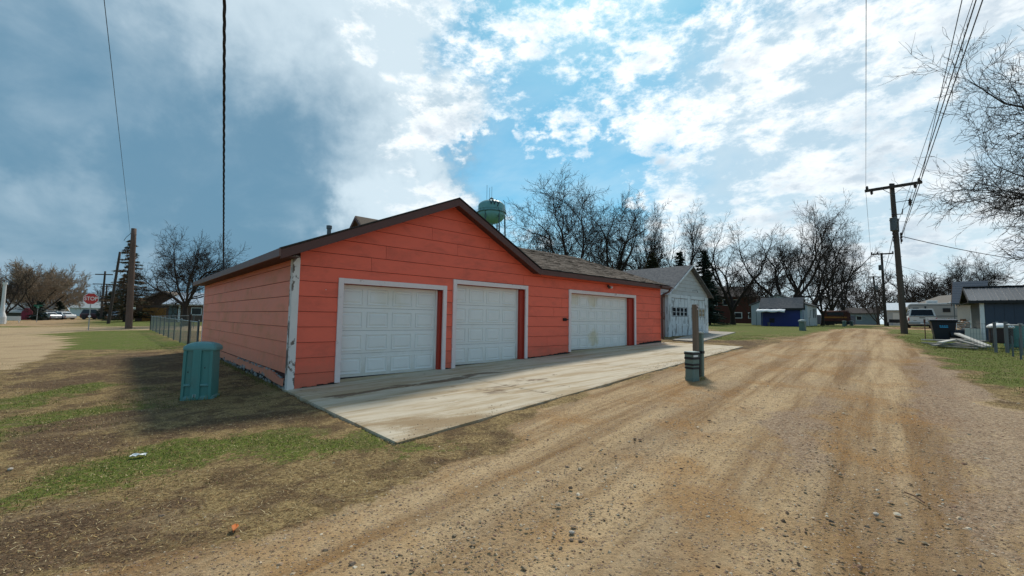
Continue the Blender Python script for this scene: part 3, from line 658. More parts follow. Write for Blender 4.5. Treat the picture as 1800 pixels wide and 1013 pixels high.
        for r in range(4):
            for cidx in range(ncol):
                cx = dx0+W*(cidx+.5); cz = dz0+H*(r+.5)-.01
                if me is None:
                    w, h = W*.42, H*.36; rings = []
                    for ins, y in ((0, -.0005), (.006, -.016), (.020, -.016), (.030, -.0008), (.052, -.0008), (.080, -.015)):
                        rings += [(-w+ins, y, -h+ins), (w-ins, y, -h+ins), (w-ins, y, h-ins), (-w+ins, y, h-ins)]
                    fs = [(i*4+k, i*4+(k+1) % 4, i*4+4+(k+1) % 4, i*4+4+k) for i in range(5) for k in range(4)]+[(20, 21, 22, 23)]
                    po = MB().add(rings, fs).build('door_panel', white_pn, dr); me = po.data
                else:
                    po = bpy.data.objects.new('door_panel', me); COL.objects.link(po); po.parent = dr
                po.location = (cx, dp, Z(cz))
        return dr, xi0, xi1, dp
    door(0, 0, 2.36, .88, 3.68, 2.48, (.235, .325), .30, 4, .955, 3.52, 'leftmost white panelled overhead door')
    door(0, 0, 2.55, 3.88, 6.68, 2.67, (.335, .445), .385, 4, 3.90, 6.44, 'middle white panelled overhead door')
    door(0, 0, 2.565, 8.66, 12.95, 2.68, (.555, .655), .60, 8, 8.45, 12.56, 'wide white panelled overhead door with yellow stain')
    # sloping threshold wedges beneath the doors
    for a, b, za, zc, d0 in ((.995, 3.45, .24, .325, .295), (4.0, 6.38, .345, .43, .38), (8.8, 12.5, .56, .655, .595)):
        MB().hexa([(a, .10, Z(za-.06)), (b, .10, Z(zc-.06)), (b, .3, Z(zc-.06)), (a, .3, Z(za-.06)), (a, .12, Z(d0-.026)), (b, .12, Z(max(d0-.026, zc-.01))), (b, .3, Z(max(d0-.024, zc-.01))), (a, .3, Z(d0-.024))]).build('threshold', seal, root)
    # stains on the wide door are a rust bloom patch in paint: thin film
    # roof
    ov = -.33; back = DG+.22; T0, T1 = -.36, 3.77; zE, zR = 2.93, 4.765
    sl = Vector((T1-T0, 0, zR-zE)); S1 = sl.length
    shingle_roof(root, 'roof', (T0, back, Z(zE)), (0, -1, 0), sl, back-ov, S1, shing_b, exposure=.15)
    sr = Vector((T1-6.9, 0, zR-3.2)); shingle_roof(root, 'roof', (6.9, ov, Z(3.2)), (0, 1, 0), sr, back-ov, sr.length, shing_b, exposure=.15)
    we = LG+.22; wf = Vector((0, 4.6-ov, 4.88-3.2))
    # front slope of the wing: keep right of the valley
    n_before = None
    o_ = shingle_roof(root, 'roof', (6.88, ov, Z(3.202)), (1, 0, 0), wf, we-6.88, wf.length, shing_b, exposure=.13)
    mb = MB(); mb.prism([(6.88, ov, Z(3.2)), (6.88, 4.6, Z(4.878)), (4.0, 4.6, Z(4.878))], (0, 0, -.03)); mb.prism([(4.0, 4.6, Z(4.88)), (we, 4.6, Z(4.88)), (we, WD+.3, Z(3.1)), (4.0, WD+.3, Z(3.1))], (0, 0, -.05)); mb.build('roof', shing_b, root)
    mb = MB()
    for i in range(30):
        a = 7.6+(we-7.6)*i/30; mb.hexa([(a, 4.48, Z(4.85)), (a+.26, 4.48, Z(4.85)), (a+.26, 4.72, Z(4.85)), (a, 4.72, Z(4.85)), (a, 4.5, Z(4.875)), (a+.25, 4.5, Z(4.875)), (a+.25, 4.6, Z(4.915)), (a, 4.6, Z(4.915))])
    mb.build('ridge_cap', shing_b, root, kind='stuff')
    MB().box(9.55, 9.95, 4.42, 4.62, Z(4.86), Z(4.97)).build('roof_vent', black, root)
    # fascia and rake boards (outline in t,z; extruded towards the alley)
    def rake(p, q, h, y, th=.035, m=brownf):
        a, b = Vector((p[0], 0, Z(p[1]))), Vector((q[0], 0, Z(q[1]))); dn = Vector((0, 0, -h))
        MB().prism([a+Vector((0, y, 0)), b+Vector((0, y, 0)), b+dn+Vector((0, y, 0)), a+dn+Vector((0, y, 0))], (0, -th, 0)).build('rake_board' if p[1] != q[1] else 'fascia', m, root, bevel=.003)
    rake((T0-.0, zE-.02), (T1, zR-.02), .18, ov-.002); rake((T1+.001, zR-.02), (6.9, 3.18), .18, ov-.002); rake((6.901, 3.18), (we, 3.18), .155, ov-.002)
    # dark rolled shingle edge over the rakes
    mb = MB(); mb.bar((T0-.02, ov-.02, Z(zE+.005)), (T1, ov-.02, Z(zR+.008)), .07, .022); mb.bar((T1, ov-.02, Z(zR+.008)), (6.92, ov-.02, Z(3.21)), .07, .022); mb.bar((6.92, ov-.03, Z(3.205)), (we, ov-.03, Z(3.205)), .06, .02)
    mb.build('drip_edge', mat('black_drip_edge', (.022, .018, .017), .6, .1), root)
    # left eave fascia in three lengths, a cap return at the near corner
    for a, b in ((ov-.037, 3.9), (3.905, 7.9), (7.905, back)):
        MB().box(T0-.036, T0-.001, a, b, Z(zE-.155), Z(zE+.0)).build('fascia', mat('weathered_brown_fascia', (.16, .085, .07), .5, .15, 5), root, bevel=.003)
    # soffits
    mb = MB(); mb.box(T0, -.022, ov, back, Z(zE-.14), Z(zE-.12)); mb.prism([(T0, ov, Z(zE-.08)), (T1, ov, Z(zR-.09)), (T1, -.001, Z(zR-.09)), (T0, -.001, Z(zE-.08))], (0, 0, -.02))
    mb.prism([(T1+.001, ov, Z(zR-.09)), (6.9, ov, Z(3.11)), (6.9, -.001, Z(3.11)), (T1+.001, -.001, Z(zR-.09))], (0, 0, -.02)); mb.box(6.9, we, ov, -.001, Z(3.07), Z(3.088)); mb.build('soffit', soffit, root)
    # rear rakes
    rake((we+.0, 3.18), (we+.0001, 3.17), .1, 3)
    mb = MB(); mb.prism([(we, ov, Z(3.18)), (we, 4.6, Z(4.86)), (we, 4.6, Z(4.70)), (we, ov, Z(3.02))], (.035, 0, 0)); mb.prism([(we, 4.601, Z(4.86)), (we, WD+.3, Z(3.1)), (we, WD+.3, Z(2.95)), (we, 4.601, Z(4.70))], (.035, 0, 0)); mb.build('rake_board', brownf, root)
    # gutter and downspout at the right corner
    mb = MB(); mb.tube([(we-.05, ov-.06, Z(3.06)), (we-.05, ov+.02, Z(2.93)), (LG+.02, -.10, Z(2.80)), (LG+.02, -.075, Z(2.65)), (LG+.02, -.075, Z(.95)), (LG+.03, -.12, Z(.84))], .04, 8); mb.build('downspout', brownf, root)
    MB().box(we-.9, we+.03, ov-.125, ov-.04, Z(3.07), Z(3.16)).build('gutter', brownf, root)
    # vent pipe
    vx, vv = 1.69, 3.0; zr = zE+(vx-T0)*(zR-zE)/(T1-T0)
    mb = MB(); mb.lathe([(.055, zr-zb-.15), (.055, Z(4.12)), (.075, Z(4.12)), (.075, Z(4.21)), (.06, Z(4.215))], 12, (vx, vv, 0)); mb.build('vent_pipe', mat('grey_vent_metal', (.10, .12, .13), .5), root)
    # floodlight above the wide door
    lx, lz = 11.0, 2.93
    fl = MB().lathe([(.055, -.012), (.055, .012), (.03, .02)], 12).build('flood_light', brownf, root)
    fl.location = (lx, -.035, Z(lz)); fl.rotation_euler = (R(90), 0, 0)
    for sgn in (-1, 1):
        l_ = MB().lathe([(.018, 0), (.024, .04), (.05, .085), (.055, .12), (.03, .135)], 12).build('lamp_head', lampl if sgn > 0 else mat('dark_lamp', (.06, .04, .03), .5), fl)
        l_.rotation_euler = (R(25), R(40*sgn), 0); l_.location = (.02*sgn, 0, .02)
    mb = MB(); mb.box(8.36, 8.52, -.06, -.02, Z(1.60), Z(1.70)); mb.tube([(8.5, -.06, Z(1.65)), (8.58, -.08, Z(1.65))], .02, 8); mb.build('lock_box', dark_gap, root, bevel=.006)
    for (s, z) in ((.62, 2.2),): MB().lathe([(.012, 0), (.012, .01)], 8, (s, -.03, Z(z))).build('nail_head', pink_w, root)
    # yellowed film patch on the wide door
    return root
build_garage()
print('garage ok')

# ---------------------------------------------------------------- bare trees
def perp(d, rnd):
    r = Vector((rnd.gauss(0, 1), rnd.gauss(0, 1), rnd.gauss(0, 1))); r = r-d*r.dot(d)
    return r.normalized() if r.length > 1e-3 else d.orthogonal().normalized()
def grow_tree(seed, H, Wd, levels=5, trunk_frac=.22, trunk_r=.32, forks=4, fork_ang=32, up=.10, wander=.16, nch=(0, 5, 6, 6, 4), ratio=.58, twig_r=.012, lean=(0, 0), droop=0., ch_ang=(30, 60), first=.25, nleader=3, base_dir=None):
    """returns two MB-like arrays: limbs (trunk and heavy limbs) and crown (branches, twigs)"""
    rnd = random.Random(seed); buckets = {0: ([], [], [0]), 1: ([], [], [0])}
    def tube(which, pts, rs, n):
        V, Fc, c = buckets[which]; b = c[0]; m = len(pts); ref = None
        for i, p in enumerate(pts):
            d = pts[min(i+1, m-1)]-pts[max(i-1, 0)]
            if d.length < 1e-6: d = Vector((0, 0, 1))
            d.normalize()
            if ref is None: ref = d.orthogonal().normalized()
            e1 = ref-d*ref.dot(d)
            e1 = e1.normalized() if e1.length > 1e-3 else d.orthogonal().normalized()
            ref = e1; e2 = d.cross(e1)
            for k in range(n):
                a = 6.28318*k/n; q = p+(e1*math.cos(a)+e2*math.sin(a))*rs[i]; V.append((q.x, q.y, q.z))
        for i in range(m-1):
            for k in range(n):
                k2 = (k+1) % n; Fc.append((b+i*n+k, b+i*n+k2, b+(i+1)*n+k2, b+(i+1)*n+k))
        c[0] += m*n
    def branch(p, d, L, r0, lev, r1f=.35):
        ns = (7, 6, 5, 4, 3, 3)[min(lev, 5)]; n = (8, 6, 5, 3, 3, 3)[min(lev, 5)]
        pts = [p.copy()]; ds = [d.copy()]; st = L/ns
        for i in range(ns):
            u_ = up*(1. if lev < 3 else .4)-droop*(lev >= 2)
            d = (d+perp(d, rnd)*rnd.uniform(.3, 1)*wander*(1.+.25*lev)+Vector((0, 0, u_))).normalized()
            p = p+d*st; pts.append(p.copy()); ds.append(d.copy())
        rs = [max(r0*(1-(1-r1f)*(i/ns)), twig_r*.6) for i in range(ns+1)]
        tube(0 if lev <= 1 else 1, pts, rs, n)
        if lev >= levels: return
        nc = nch[min(lev, len(nch)-1)]; nc = max(1, int(round(nc*rnd.uniform(.75, 1.25)))) if nc else 0
        for k in range(nc):
            f = first+(1-first)*(k+rnd.random())/nc; f = min(f, .98)*ns; i = int(f); q = pts[i].lerp(pts[i+1], f-i)
            dd = ds[i]; a = R(rnd.uniform(*ch_ang)); nd = (dd*math.cos(a)+perp(dd, rnd)*math.sin(a)).normalized()
            rr = max(rs[i]*rnd.uniform(.38, .6), twig_r)
            branch(q, nd, L*ratio*rnd.uniform(.65, 1.15)*(1.1-.45*f/ns), rr, lev+1)
        # the end goes on as a fork
        if lev < levels:
            for k in range(2):
                a = R(rnd.uniform(12, 34)); nd = (ds[-1]*math.cos(a)+perp(ds[-1], rnd)*math.sin(a)).normalized()
                branch(pts[-1], nd, L*ratio*rnd.uniform(.7, 1.), max(rs[-1]*.8, twig_r), lev+1)
    # trunk
    th = H*trunk_frac; ns = 6; p = Vector((0, 0, -.15)); d = Vector((lean[0], lean[1], 1)).normalized(); pts = [p.copy()]
    for i in range(ns):
        d = (d+perp(d, rnd)*.05).normalized(); p = p+d*th/ns; pts.append(p.copy())
    rs = [trunk_r*(1.35 if i == 0 else 1.1 if i == 1 else 1-.22*i/ns) for i in range(ns+1)]
    tube(0, pts, rs, 10)
    Lr = H-th; off = rnd.random()*6.28
    for k in range(forks):
        a = R(fork_ang*rnd.uniform(.55, 1.25)); az = off+6.283*k/forks+rnd.uniform(-.4, .4)
        nd = Vector((math.cos(az)*math.sin(a), math.sin(az)*math.sin(a), math.cos(a)))
        branch(pts[-1 if k < nleader else -2].copy(), nd, Lr*rnd.uniform(.48, .62), trunk_r*rnd.uniform(.45, .7), 1, .5)
    # normalise to the wanted height and spread
    A = [np.array(buckets[i][0], np.float32).reshape(-1, 3) for i in (0, 1)]
    al = np.concatenate(A); hi = np.percentile(al[:, 2], 99.7); sp = np.percentile(np.hypot(al[:, 0], al[:, 1]), 98)
    for a_ in A:
        kz = H/hi; kx = (Wd/2)/sp
        zf = np.clip(a_[:, 2]/(H*.15), 0, 1); kk = 1+(kx-1)*zf
        a_[:, 0] *= kk; a_[:, 1] *= kk; a_[:, 2] *= kz
    return A, [np.array(buckets[i][1], np.int32) for i in (0, 1)]
TREES = {}
def tree_meshes(key, **kw):
    if key in TREES: return TREES[key]
    m0, m1 = kw.pop('m0', bark), kw.pop('m1', bark)
    A, Fc = grow_tree(**kw); o0 = np_mesh('trunk', A[0], Fc[0], m0, None, True); o1 = np_mesh('crown', A[1], Fc[1], m1, None, False)
    r = (o0.data, o1.data, kw['H'], kw['Wd'])
    for o in (o0, o1): bpy.data.objects.remove(o)
    TREES[key] = r; return r
def put_tree(key, px, Y, H, W, label, rz=0., group=None, cat='tree', name='bare_tree', z=None, wx=None):
    a, b, h0, w0 = TREES[key]; p = gxy(px, Y)
    if z is not None: p.z = z
    r = empty(name, p, rz, label, cat, group); r.scale = (W/w0, W/w0, H/h0)
    for nm, me in (('trunk', a), ('crown', b)):
        o = bpy.data.objects.new(nm, me); COL.objects.link(o); o.parent = r
    return r
up_ = dict(trunk_frac=.12, forks=4, fork_ang=34, up=.02, wander=.22, nch=(0, 5, 6, 5, 3), ratio=.62, twig_r=.0150, nleader=4, ch_ang=(28, 55), first=.25, levels=5)
sp_ = dict(trunk_frac=.2, forks=3, fork_ang=30, up=.03, wander=.25, nch=(0, 6, 6, 6, 3), ratio=.66, twig_r=.0145, nleader=3, ch_ang=(30, 65), first=.2, levels=5)
tree_meshes('vase', seed=14, H=15.6, Wd=14.5, trunk_r=.38, **{**sp_, 'nch': (0, 6, 7, 6, 3)})
tree_meshes('wide', seed=11, H=15.6, Wd=14.5, trunk_r=.38, **sp_)
tree_meshes('vase2', seed=4, H=15.6, Wd=14.5, trunk_r=.38, **up_)
tree_meshes('tall', seed=6, H=15.6, Wd=14.5, trunk_r=.40, **{**up_, 'nch': (0, 5, 5, 5, 2)})
tree_meshes('gnarl', seed=5, H=15.6, Wd=14.5, trunk_r=.42, **up_)
tree_meshes('open', seed=3, H=15.6, Wd=14.5, trunk_r=.38, **{**up_, 'nch': (0, 5, 5, 5, 2)})
tree_meshes('round', seed=15, H=15.6, Wd=14.5, trunk_r=.46, **{**sp_, 'nch': (0, 7, 7, 6, 2), 'twig_r': .019, 'forks': 5, 'nleader': 5, 'fork_ang': 44})
tree_meshes('scrub', seed=8, H=8., Wd=8., trunk_frac=.10, trunk_r=.14, forks=6, fork_ang=30, up=.08, wander=.18, nch=(0, 4, 5, 4, 0), ratio=.60, twig_r=.020, levels=4, m0=bark_s, m1=bark_s, ch_ang=(22, 48))
tree_meshes('tan', seed=9, H=11., Wd=13., trunk_frac=.10, trunk_r=.28, forks=8, fork_ang=48, up=.05, wander=.18, nch=(0, 5, 6, 6, 3), ratio=.58, twig_r=.024, levels=5, m0=bark, m1=bark_t)
tree_meshes('big', seed=14, H=18., Wd=20., trunk_r=.40, **{**sp_, 'nch': (0, 7, 8, 7, 4), 'twig_r': .0115, 'forks': 5, 'nleader': 5, 'fork_ang': 46})
TR = [
 # key, px, Y, H, W, label, rz
 ('vase', 1008, 43, 15.9, 14.5, 'tallest wide spreading bare tree rising behind the middle of the garage roof', 0.4),
 ('wide', 1078, 46, 14.2, 11., 'dense dark bare tree just right of the tallest one behind the roof', 1.0),
 ('open', 1112, 52, 14.0, 10.0, 'slim upright bare tree above the right end of the coral roof', 2.0),
 ('vase2', 1150, 55, 14.6, 11., 'fine twigged bare tree behind the grey roof ridge of the old white garage', 4.0),
 ('tall', 1210, 56, 15.0, 11., 'upright bare tree standing right above the peak of the old white garage', 2.6),
 ('tall', 1045, 60, 15.5, 9., 'thin bare tree seen between the two dark crowns behind the roof', 5.1),
 ('tall', 905, 62, 12.8, 7.5, 'small thin bare tree beside the teal water tower', .3),
 ('scrub', 945, 68, 13.5, 9., 'pale scrubby bare tree between the water tower and the tallest tree', 1.3),
 ('open', 1288, 54, 13.6, 12.5, 'forked bare tree in the lawn left of the white shed', 3.7),
 ('gnarl', 1387, 50, 14.0, 13.5, 'large crooked bare tree rising behind the royal blue shed', .0),
 ('open', 1425, 56, 14.6, 12., 'bare tree with thick limbs behind the right end of the blue shed', 1.8),
 ('tall', 1462, 62, 16.2, 11., 'tall bare tree leaning over the rusty vehicle left of the alley', 1.2),
 ('tall', 1484, 60, 13.6, 7.2, 'straight trunked bare tree at the left edge of the alley', 3.1),
 ('gnarl', 1446, 53, 10.5, 7.5, 'low thick trunked bare tree beside the white block wall', 2.2),
 ('scrub', 1322, 72, 10., 9., 'small bare tree in front of the brown house', 0.2),
 ('scrub', 1350, 85, 10.0, 11., 'distant pinkish bare tree above the left of the blue shed', 1.7),
 ('scrub', 1518, 105, 13., 14., 'distant bare tree closing the far end of the alley on the left', 2.5),
 ('scrub', 1542, 92, 8.6, 9., 'low brown bare bush at the far end of the alley', 3.5),
 ('scrub', 1575, 110, 10., 15., 'distant bare tree between the two far utility poles', 4.4),
 ('scrub', 1620, 88, 11.5, 14., 'rounded bare tree beyond the white pickup', 5.),
 ('round', 1652, 82, 10.5, 13., 'broad bare tree behind the taupe garage roof', .9),
 ('round', 1708, 62, 10.4, 13., 'open crowned bare tree behind the slate blue shed roof', 2.9),
 ('round', 326, 43, 9.6, 10.6, 'rounded bare tree with low spreading limbs behind the chain link fence', 5.6),
 ('gnarl', 8, 58, 8.2, 7., 'dark bare tree leaning beside the white column at the far left', 1.),
 ('tan', 62, 82, 10.8, 14., 'broad tan bare tree behind the parked cars', .5),
 ('tan', 96, 92, 10.4, 11., 'lower tan bare tree at the right of the far left tree group', 2.7),
 ('tan', 28, 96, 10.5, 13., 'reddish tan bare tree behind the dark leaning one', 4.1),
 ('scrub', 190, 86, 7.2, 7., 'sparse bare tree behind the leaning utility poles', 3.3),
]
for k, px, Y, H, W, lab, rz in TR: put_tree(k, px, Y, H, W, lab, rz, 'bare trees around the lots')
FT = [(1255, 95, 7, 12, 'above the brick house'), (1500, 135, 9, 15, 'over the pale grey shed'), (1600, 140, 9, 18, 'behind the white metal outbuilding'), (1560, 150, 9, 16, 'between the alley end and the metal outbuilding'),
      (1690, 120, 9, 18, 'above the cream house roof'), (1290, 110, 9, 14, 'above the low brown house'), (130, 170, 9, 30, 'left of the stop sign'), (155, 190, 8, 24, 'just behind the stop sign'),
      (1400, 120, 9, 18, 'showing behind the white block building'), (1470, 110, 9, 12, 'over the rusty camper'), (1030, 90, 14, 14, 'showing through the tallest crown'), (1130, 88, 14, 15, 'above the right end of the coral roof'),
      (880, 100, 12, 12, 'at the foot of the water tower'), (1180, 80, 11, 11, 'left of the old garage peak')]
for i, (px, Y, H, W, lab) in enumerate(FT):
    put_tree('scrub', px, Y, H, W, 'far brown bare tree on the horizon '+lab, i*1.3, 'far brown bare trees on the horizon')
put_tree('big', 2030, 28, 27., 24., 'huge bare tree whose twigs reach in from the right edge of the picture', 4.4, 'bare trees around the lots')

def conifer(px, Y, H, W, mt, label, seed, name='spruce_tree', dens=1., sparse=0., cat='conifer', upper=None):
    rnd = random.Random(seed); p = gxy(px, Y); r = empty(name, p, 0, label, cat)
    MB().tube([(0, 0, -.1), (0, 0, H*.5), (0, 0, H)], [W*.045, W*.03, .02], 7).build('trunk', bark, r)
    for part, (f0, f1), mm in (('crown', (0.06, 1.0), mt),):
        V = []; Fc = []
        nb = int(95*dens*H/7)
        for i in range(nb):
            f = f0+(f1-f0)*i/nb; z = H*f; L = W/2*(1-f)**.8*rnd.uniform(.7, 1.12)+.15; az = rnd.random()*6.283
            if rnd.random() < sparse: continue
            dx, dy = math.cos(az), math.sin(az); nt = int(12+L*16)
            for k in range(nt):
                s = (k+rnd.random())/nt; zz = z-L*.28*s+L*.15*s*s; c = Vector((dx*L*s, dy*L*s, zz)); w = (.10+.30*(1-s))*L*.55+.05
                for q in range(3):
                    a = c+Vector((rnd.uniform(-w, w), rnd.uniform(-w, w), rnd.uniform(-.10, .06))); d = Vector((dx+rnd.uniform(-.9, .9), dy+rnd.uniform(-.9, .9), rnd.uniform(-.55, .15))).normalized()*rnd.uniform(.2, .42)
                    n = d.cross(Vector((rnd.uniform(-1, 1), rnd.uniform(-1, 1), 1))).normalized()*.055
                    b = len(V); V += [tuple(a-n), tuple(a+n), tuple(a+d)]; Fc.append((b, b+1, b+2))
        np_mesh(part, V, Fc, mm, r)
    return r
conifer(1238, 47, 8.4, 4.0, needle, 'dark green spruce right of the old white garage', 1)
conifer(1248, 51, 6.4, 3.6, needle, 'shorter dark spruce half hidden behind the taller one', 2)
conifer(1196, 50, 8.6, 3.4, needle, 'dark spruce top showing above the old white garage roof', 3)
conifer(1147, 46, 7.9, 3.4, needle_o, 'olive evergreen showing above the grey roof slope', 4, 'evergreen_tree', 1.3)
conifer(221, 60, 11.8, 6.4, needle_b, 'half browned spruce behind the big left utility pole', 5, dens=.8, sparse=.2)
conifer(214, 70, 7.5, 4.6, needle_b, 'lower browned spruce just left of the tall one behind the pole', 15, dens=.8, sparse=.1)
conifer(196, 78, 5.2, 4.6, needle, 'dark bushy conifer behind the leaning pole', 6, 'conifer_bush', 1.4)
conifer(68, 74, 3.4, 2.6, needle, 'small dark conifer beside the parked cars', 7, 'conifer_bush')
conifer(104, 84, 3.6, 2.6, needle, 'dark bush right of the parked cars', 8, 'conifer_bush')

# ---------------------------------------------------------------- generic gabled building
def face_window(parent, to, s0, s1, z0, z1, frame=.06, m=None, bars=0, gl=None, d=.0):
    m = m or white_s; mb = MB(); P = lambda a, b, c0, c1, o0, o1: mb.hexa([to(a, o0, c0), to(b, o0, c0), to(b, o1, c0), to(a, o1, c0), to(a, o0, c1), to(b, o0, c1), to(b, o1, c1), to(a, o1, c1)])
    P(s0, s1, z0, z0+frame, .0, .04); P(s0, s1, z1-frame, z1, .0, .04); P(s0, s0+frame, z0+frame, z1-frame, 0, .038); P(s1-frame, s1, z0+frame, z1-frame, 0, .038)
    for i in range(bars):
        x = s0+(s1-s0)*(i+1)/(bars+1); P(x-.02, x+.02, z0+frame, z1-frame, 0, .034)
    w = mb.build('window', m, parent)
    g_ = MB().hexa([to(s0+frame, .004, z0+frame), to(s1-frame, .004, z0+frame), to(s1-frame, .012, z0+frame), to(s0+frame, .012, z0+frame), to(s0+frame, .004, z1-frame), to(s1-frame, .004, z1-frame), to(s1-frame, .012, z1-frame), to(s0+frame, .012, z1-frame)])
    g_.build('pane', gl or glassm, w)
    return w
def gable_house(name, loc, rz, label, cat, L, Wd, H, RH, wall_m, roof_m, ov=.35, trim=None, group=None, rake_ov=.3):
    """ridge along local x; front long wall at y=0 (faces -y); length L, depth Wd, eave height H, ridge rise RH"""
    r = empty(name, loc, rz, label, cat, group)
    mb = MB(); mb.box(0, L, 0, Wd, -.4, H)
    mb.prism([(0.001, 0, H), (0.001, Wd, H), (0.001, Wd/2, H+RH)], (.1, 0, 0)); mb.prism([(L-.101, 0, H), (L-.101, Wd, H), (L-.101, Wd/2, H+RH)], (.1, 0, 0)); mb.build('wall', wall_m, r)
    sl = RH/(Wd/2)
    for sgn, y0 in ((1, -ov), (-1, Wd+ov)):
        ym = Wd/2; a = [(-rake_ov, y0, H-sl*ov+.03), (L+rake_ov, y0, H-sl*ov+.03), (L+rake_ov, ym, H+RH+.03), (-rake_ov, ym, H+RH+.03)]
        MB().prism(a, (0, 0, .09)).build('roof', roof_m, r)
    if trim:
        for x in (-rake_ov-.03, L+rake_ov+.001):
            for y0 in (-ov, Wd+ov):
                MB().prism([(x, y0, H-sl*ov+.10), (x, Wd/2, H+RH+.10), (x, Wd/2, H+RH-.10), (x, y0, H-sl*ov-.10)], (.029, 0, 0)).build('rake_board', trim, r)
        MB().box(-rake_ov, L+rake_ov, -ov-.03, -ov-.001, H-sl*ov-.08, H-sl*ov+.10).build('fascia', trim, r)
    return r
F_FRONT = lambda s, o, z: (s, -o, z)
def F_LEFT(s, o, z): return (-o, s, z)

# old white garage (gable towards the alley)
def old_garage():
    c = gp(1175, 592.5); zb = c.z; r = empty('old_garage', c, R(90)-gh, 'old flaking white garage with two plank doors and grey shingle gable roof', 'garage')
    Wf, D, H, PK = 5.05, 9.0, 2.47, 4.02
    top = [(0, H), (Wf/2, PK), (Wf, H)]
    mb = MB(); mb.prism([(0, .02, -.2), (Wf, .02, -.2), (Wf, .02, H), (Wf/2, .02, PK), (0, .02, H)], (0, .1, 0)); mb.box(0, .1, .12, D, -.2, H); mb.box(Wf-.1, Wf, .12, D, -.2, H); mb.prism([(0, D, -.2), (Wf, D, -.2), (Wf, D, H), (Wf/2, D, PK), (0, D, H)], (0, .1, 0))
    mb.build('wall', rusty_w, r)
    zs = [2.32+.215*i for i in range(9)]
    siding(r, lambda s, o, z: (s, -o+.018, z), 0, Wf, top, [(0, 0), (Wf, 0)], [], zs, {1: [2.1], 3: [3.1], 2: [1.4], 5: [2.3]}, gable_w, lap=(.022, .008), gap=.004)
    for a, b in ((-.01, .34), (2.30, 2.72), (4.66, Wf+.01)): MB().box(a, b, -.035, .015, -.1, 2.30).build('frame_post', white_old, r, bevel=.004)
    MB().box(.341, 2.299, -.03, .015, 2.12, 2.31).build('door_header', white_old, r); MB().box(2.721, 4.659, -.03, .015, 2.12, 2.31).build('door_header', white_old, r)
    for di, (a, b) in enumerate(((.36, 2.28), (2.74, 4.64))):
        d = MB().box(a, b, .0, .014, .0, 2.10).build('plank_door', dark_gap, r); n = 5; w = (b-a)/n
        gl = mat('black_dusty_glass', (.012, .014, .018), .7, .1, spec=.1) if di == 0 else mat('amber_dusty_glass', (.30, .22, .13), .5)
        for i in range(n):
            x0 = a+w*i+.014; x1 = a+w*(i+1)-.014; j = random.uniform(.0, .012)
            MB().box(x0, x1, -.022-j, -.001, .03+random.uniform(0, .06), .62).build('plank', white_old, d)
            MB().box(x0, x1, -.020-j, -.001, .64, 1.10).build('plank', white_old, d)
            MB().box(x0, x1, -.022-j, -.001, 1.62, 2.09).build('plank', white_old, d)
        MB().box(a+.01, b-.01, -.034, -.024, .60, .70).build('door_rail', white_old, d)
        nw = 4; w = (b-a-.1)/nw
        for i in range(nw):
            x0 = a+.05+w*i
            face_window(d, lambda s, o, z: (s, -.006-o, z), x0+.01, x0+w-.01, 1.12, 1.60, .028, white_old, 0, gl)
            MB().box(x0+.04, x0+w-.04, -.034, -.012, 1.34, 1.365).build('muntin', white_old, d)
    MB().box(-.03, .0, -.03, .16, -.1, H).build('corner_board', white_old, r)
    sl = math.hypot(Wf/2+.28, (PK-H)*(Wf/2+.28)/(Wf/2)); k = (PK-H)/(Wf/2)
    shingle_roof(r, 'roof', (-.28, D+.2, H-.28*k+.05), (0, -1, 0), (1, 0, k), D+.45, sl, shing_g, exposure=.16, tab=.32, three_tab=True, base_t=.06)
    shingle_roof(r, 'roof', (Wf+.28, -.25, H-.28*k+.05), (0, 1, 0), (-1, 0, k), D+.45, sl, shing_g, exposure=.16, tab=.32, three_tab=True, base_t=.06)
    rz = H-.28*k+.03
    MB().prism([(-.28, -.251, rz), (Wf/2, -.251, PK+.03), (Wf/2, -.251, PK-.07), (-.28, -.251, rz-.1)], (0, -.03, 0)).build('rake_board', white_old, r)
    MB().prism([(Wf/2+.001, -.251, PK+.03), (Wf+.28, -.251, rz), (Wf+.28, -.251, rz-.1), (Wf/2+.001, -.251, PK-.07)], (0, -.03, 0)).build('rake_board', mat('dark_rake', (.09, .08, .075), .7), r)
    MB().box(-.3, -.281, -.25, D, rz-.1, rz+.01).build('fascia', white_old, r)
    mb = MB(); mb.tube([(2.9, -.05, 2.62), (3.5, -.05, 2.66), (3.55, -.06, 2.55)], .012, 6); mb.build('conduit', xfm, r)
old_garage()
# pad in front of it
P_ = [gp(1182, 599), gp(1232, 602), gp(1293, 585.5), gp(1240, 583)]
pad = MB().prism([(p.x, p.y, p.z+.05) for p in P_], (0, 0, -.15)).build('pavement', conc, None, bevel=.01); pad['kind'] = 'structure'

# house peak behind the garage
pk_ = atY(634, 381, 24.)
hx = gable_house('house', Vector((pk_.x, pk_.y, g(pk_.x, pk_.y)))-GV*2.2, R(90)-gh, 'house gable peak with brown trim showing above the left roof slope', 'house', 9., 4.4, pk_.z-g(pk_.x, pk_.y)-1.7-.12, 1.7, mat('pale_pink_siding', (.60, .42, .36), .7), shing_b, .3, brownf)

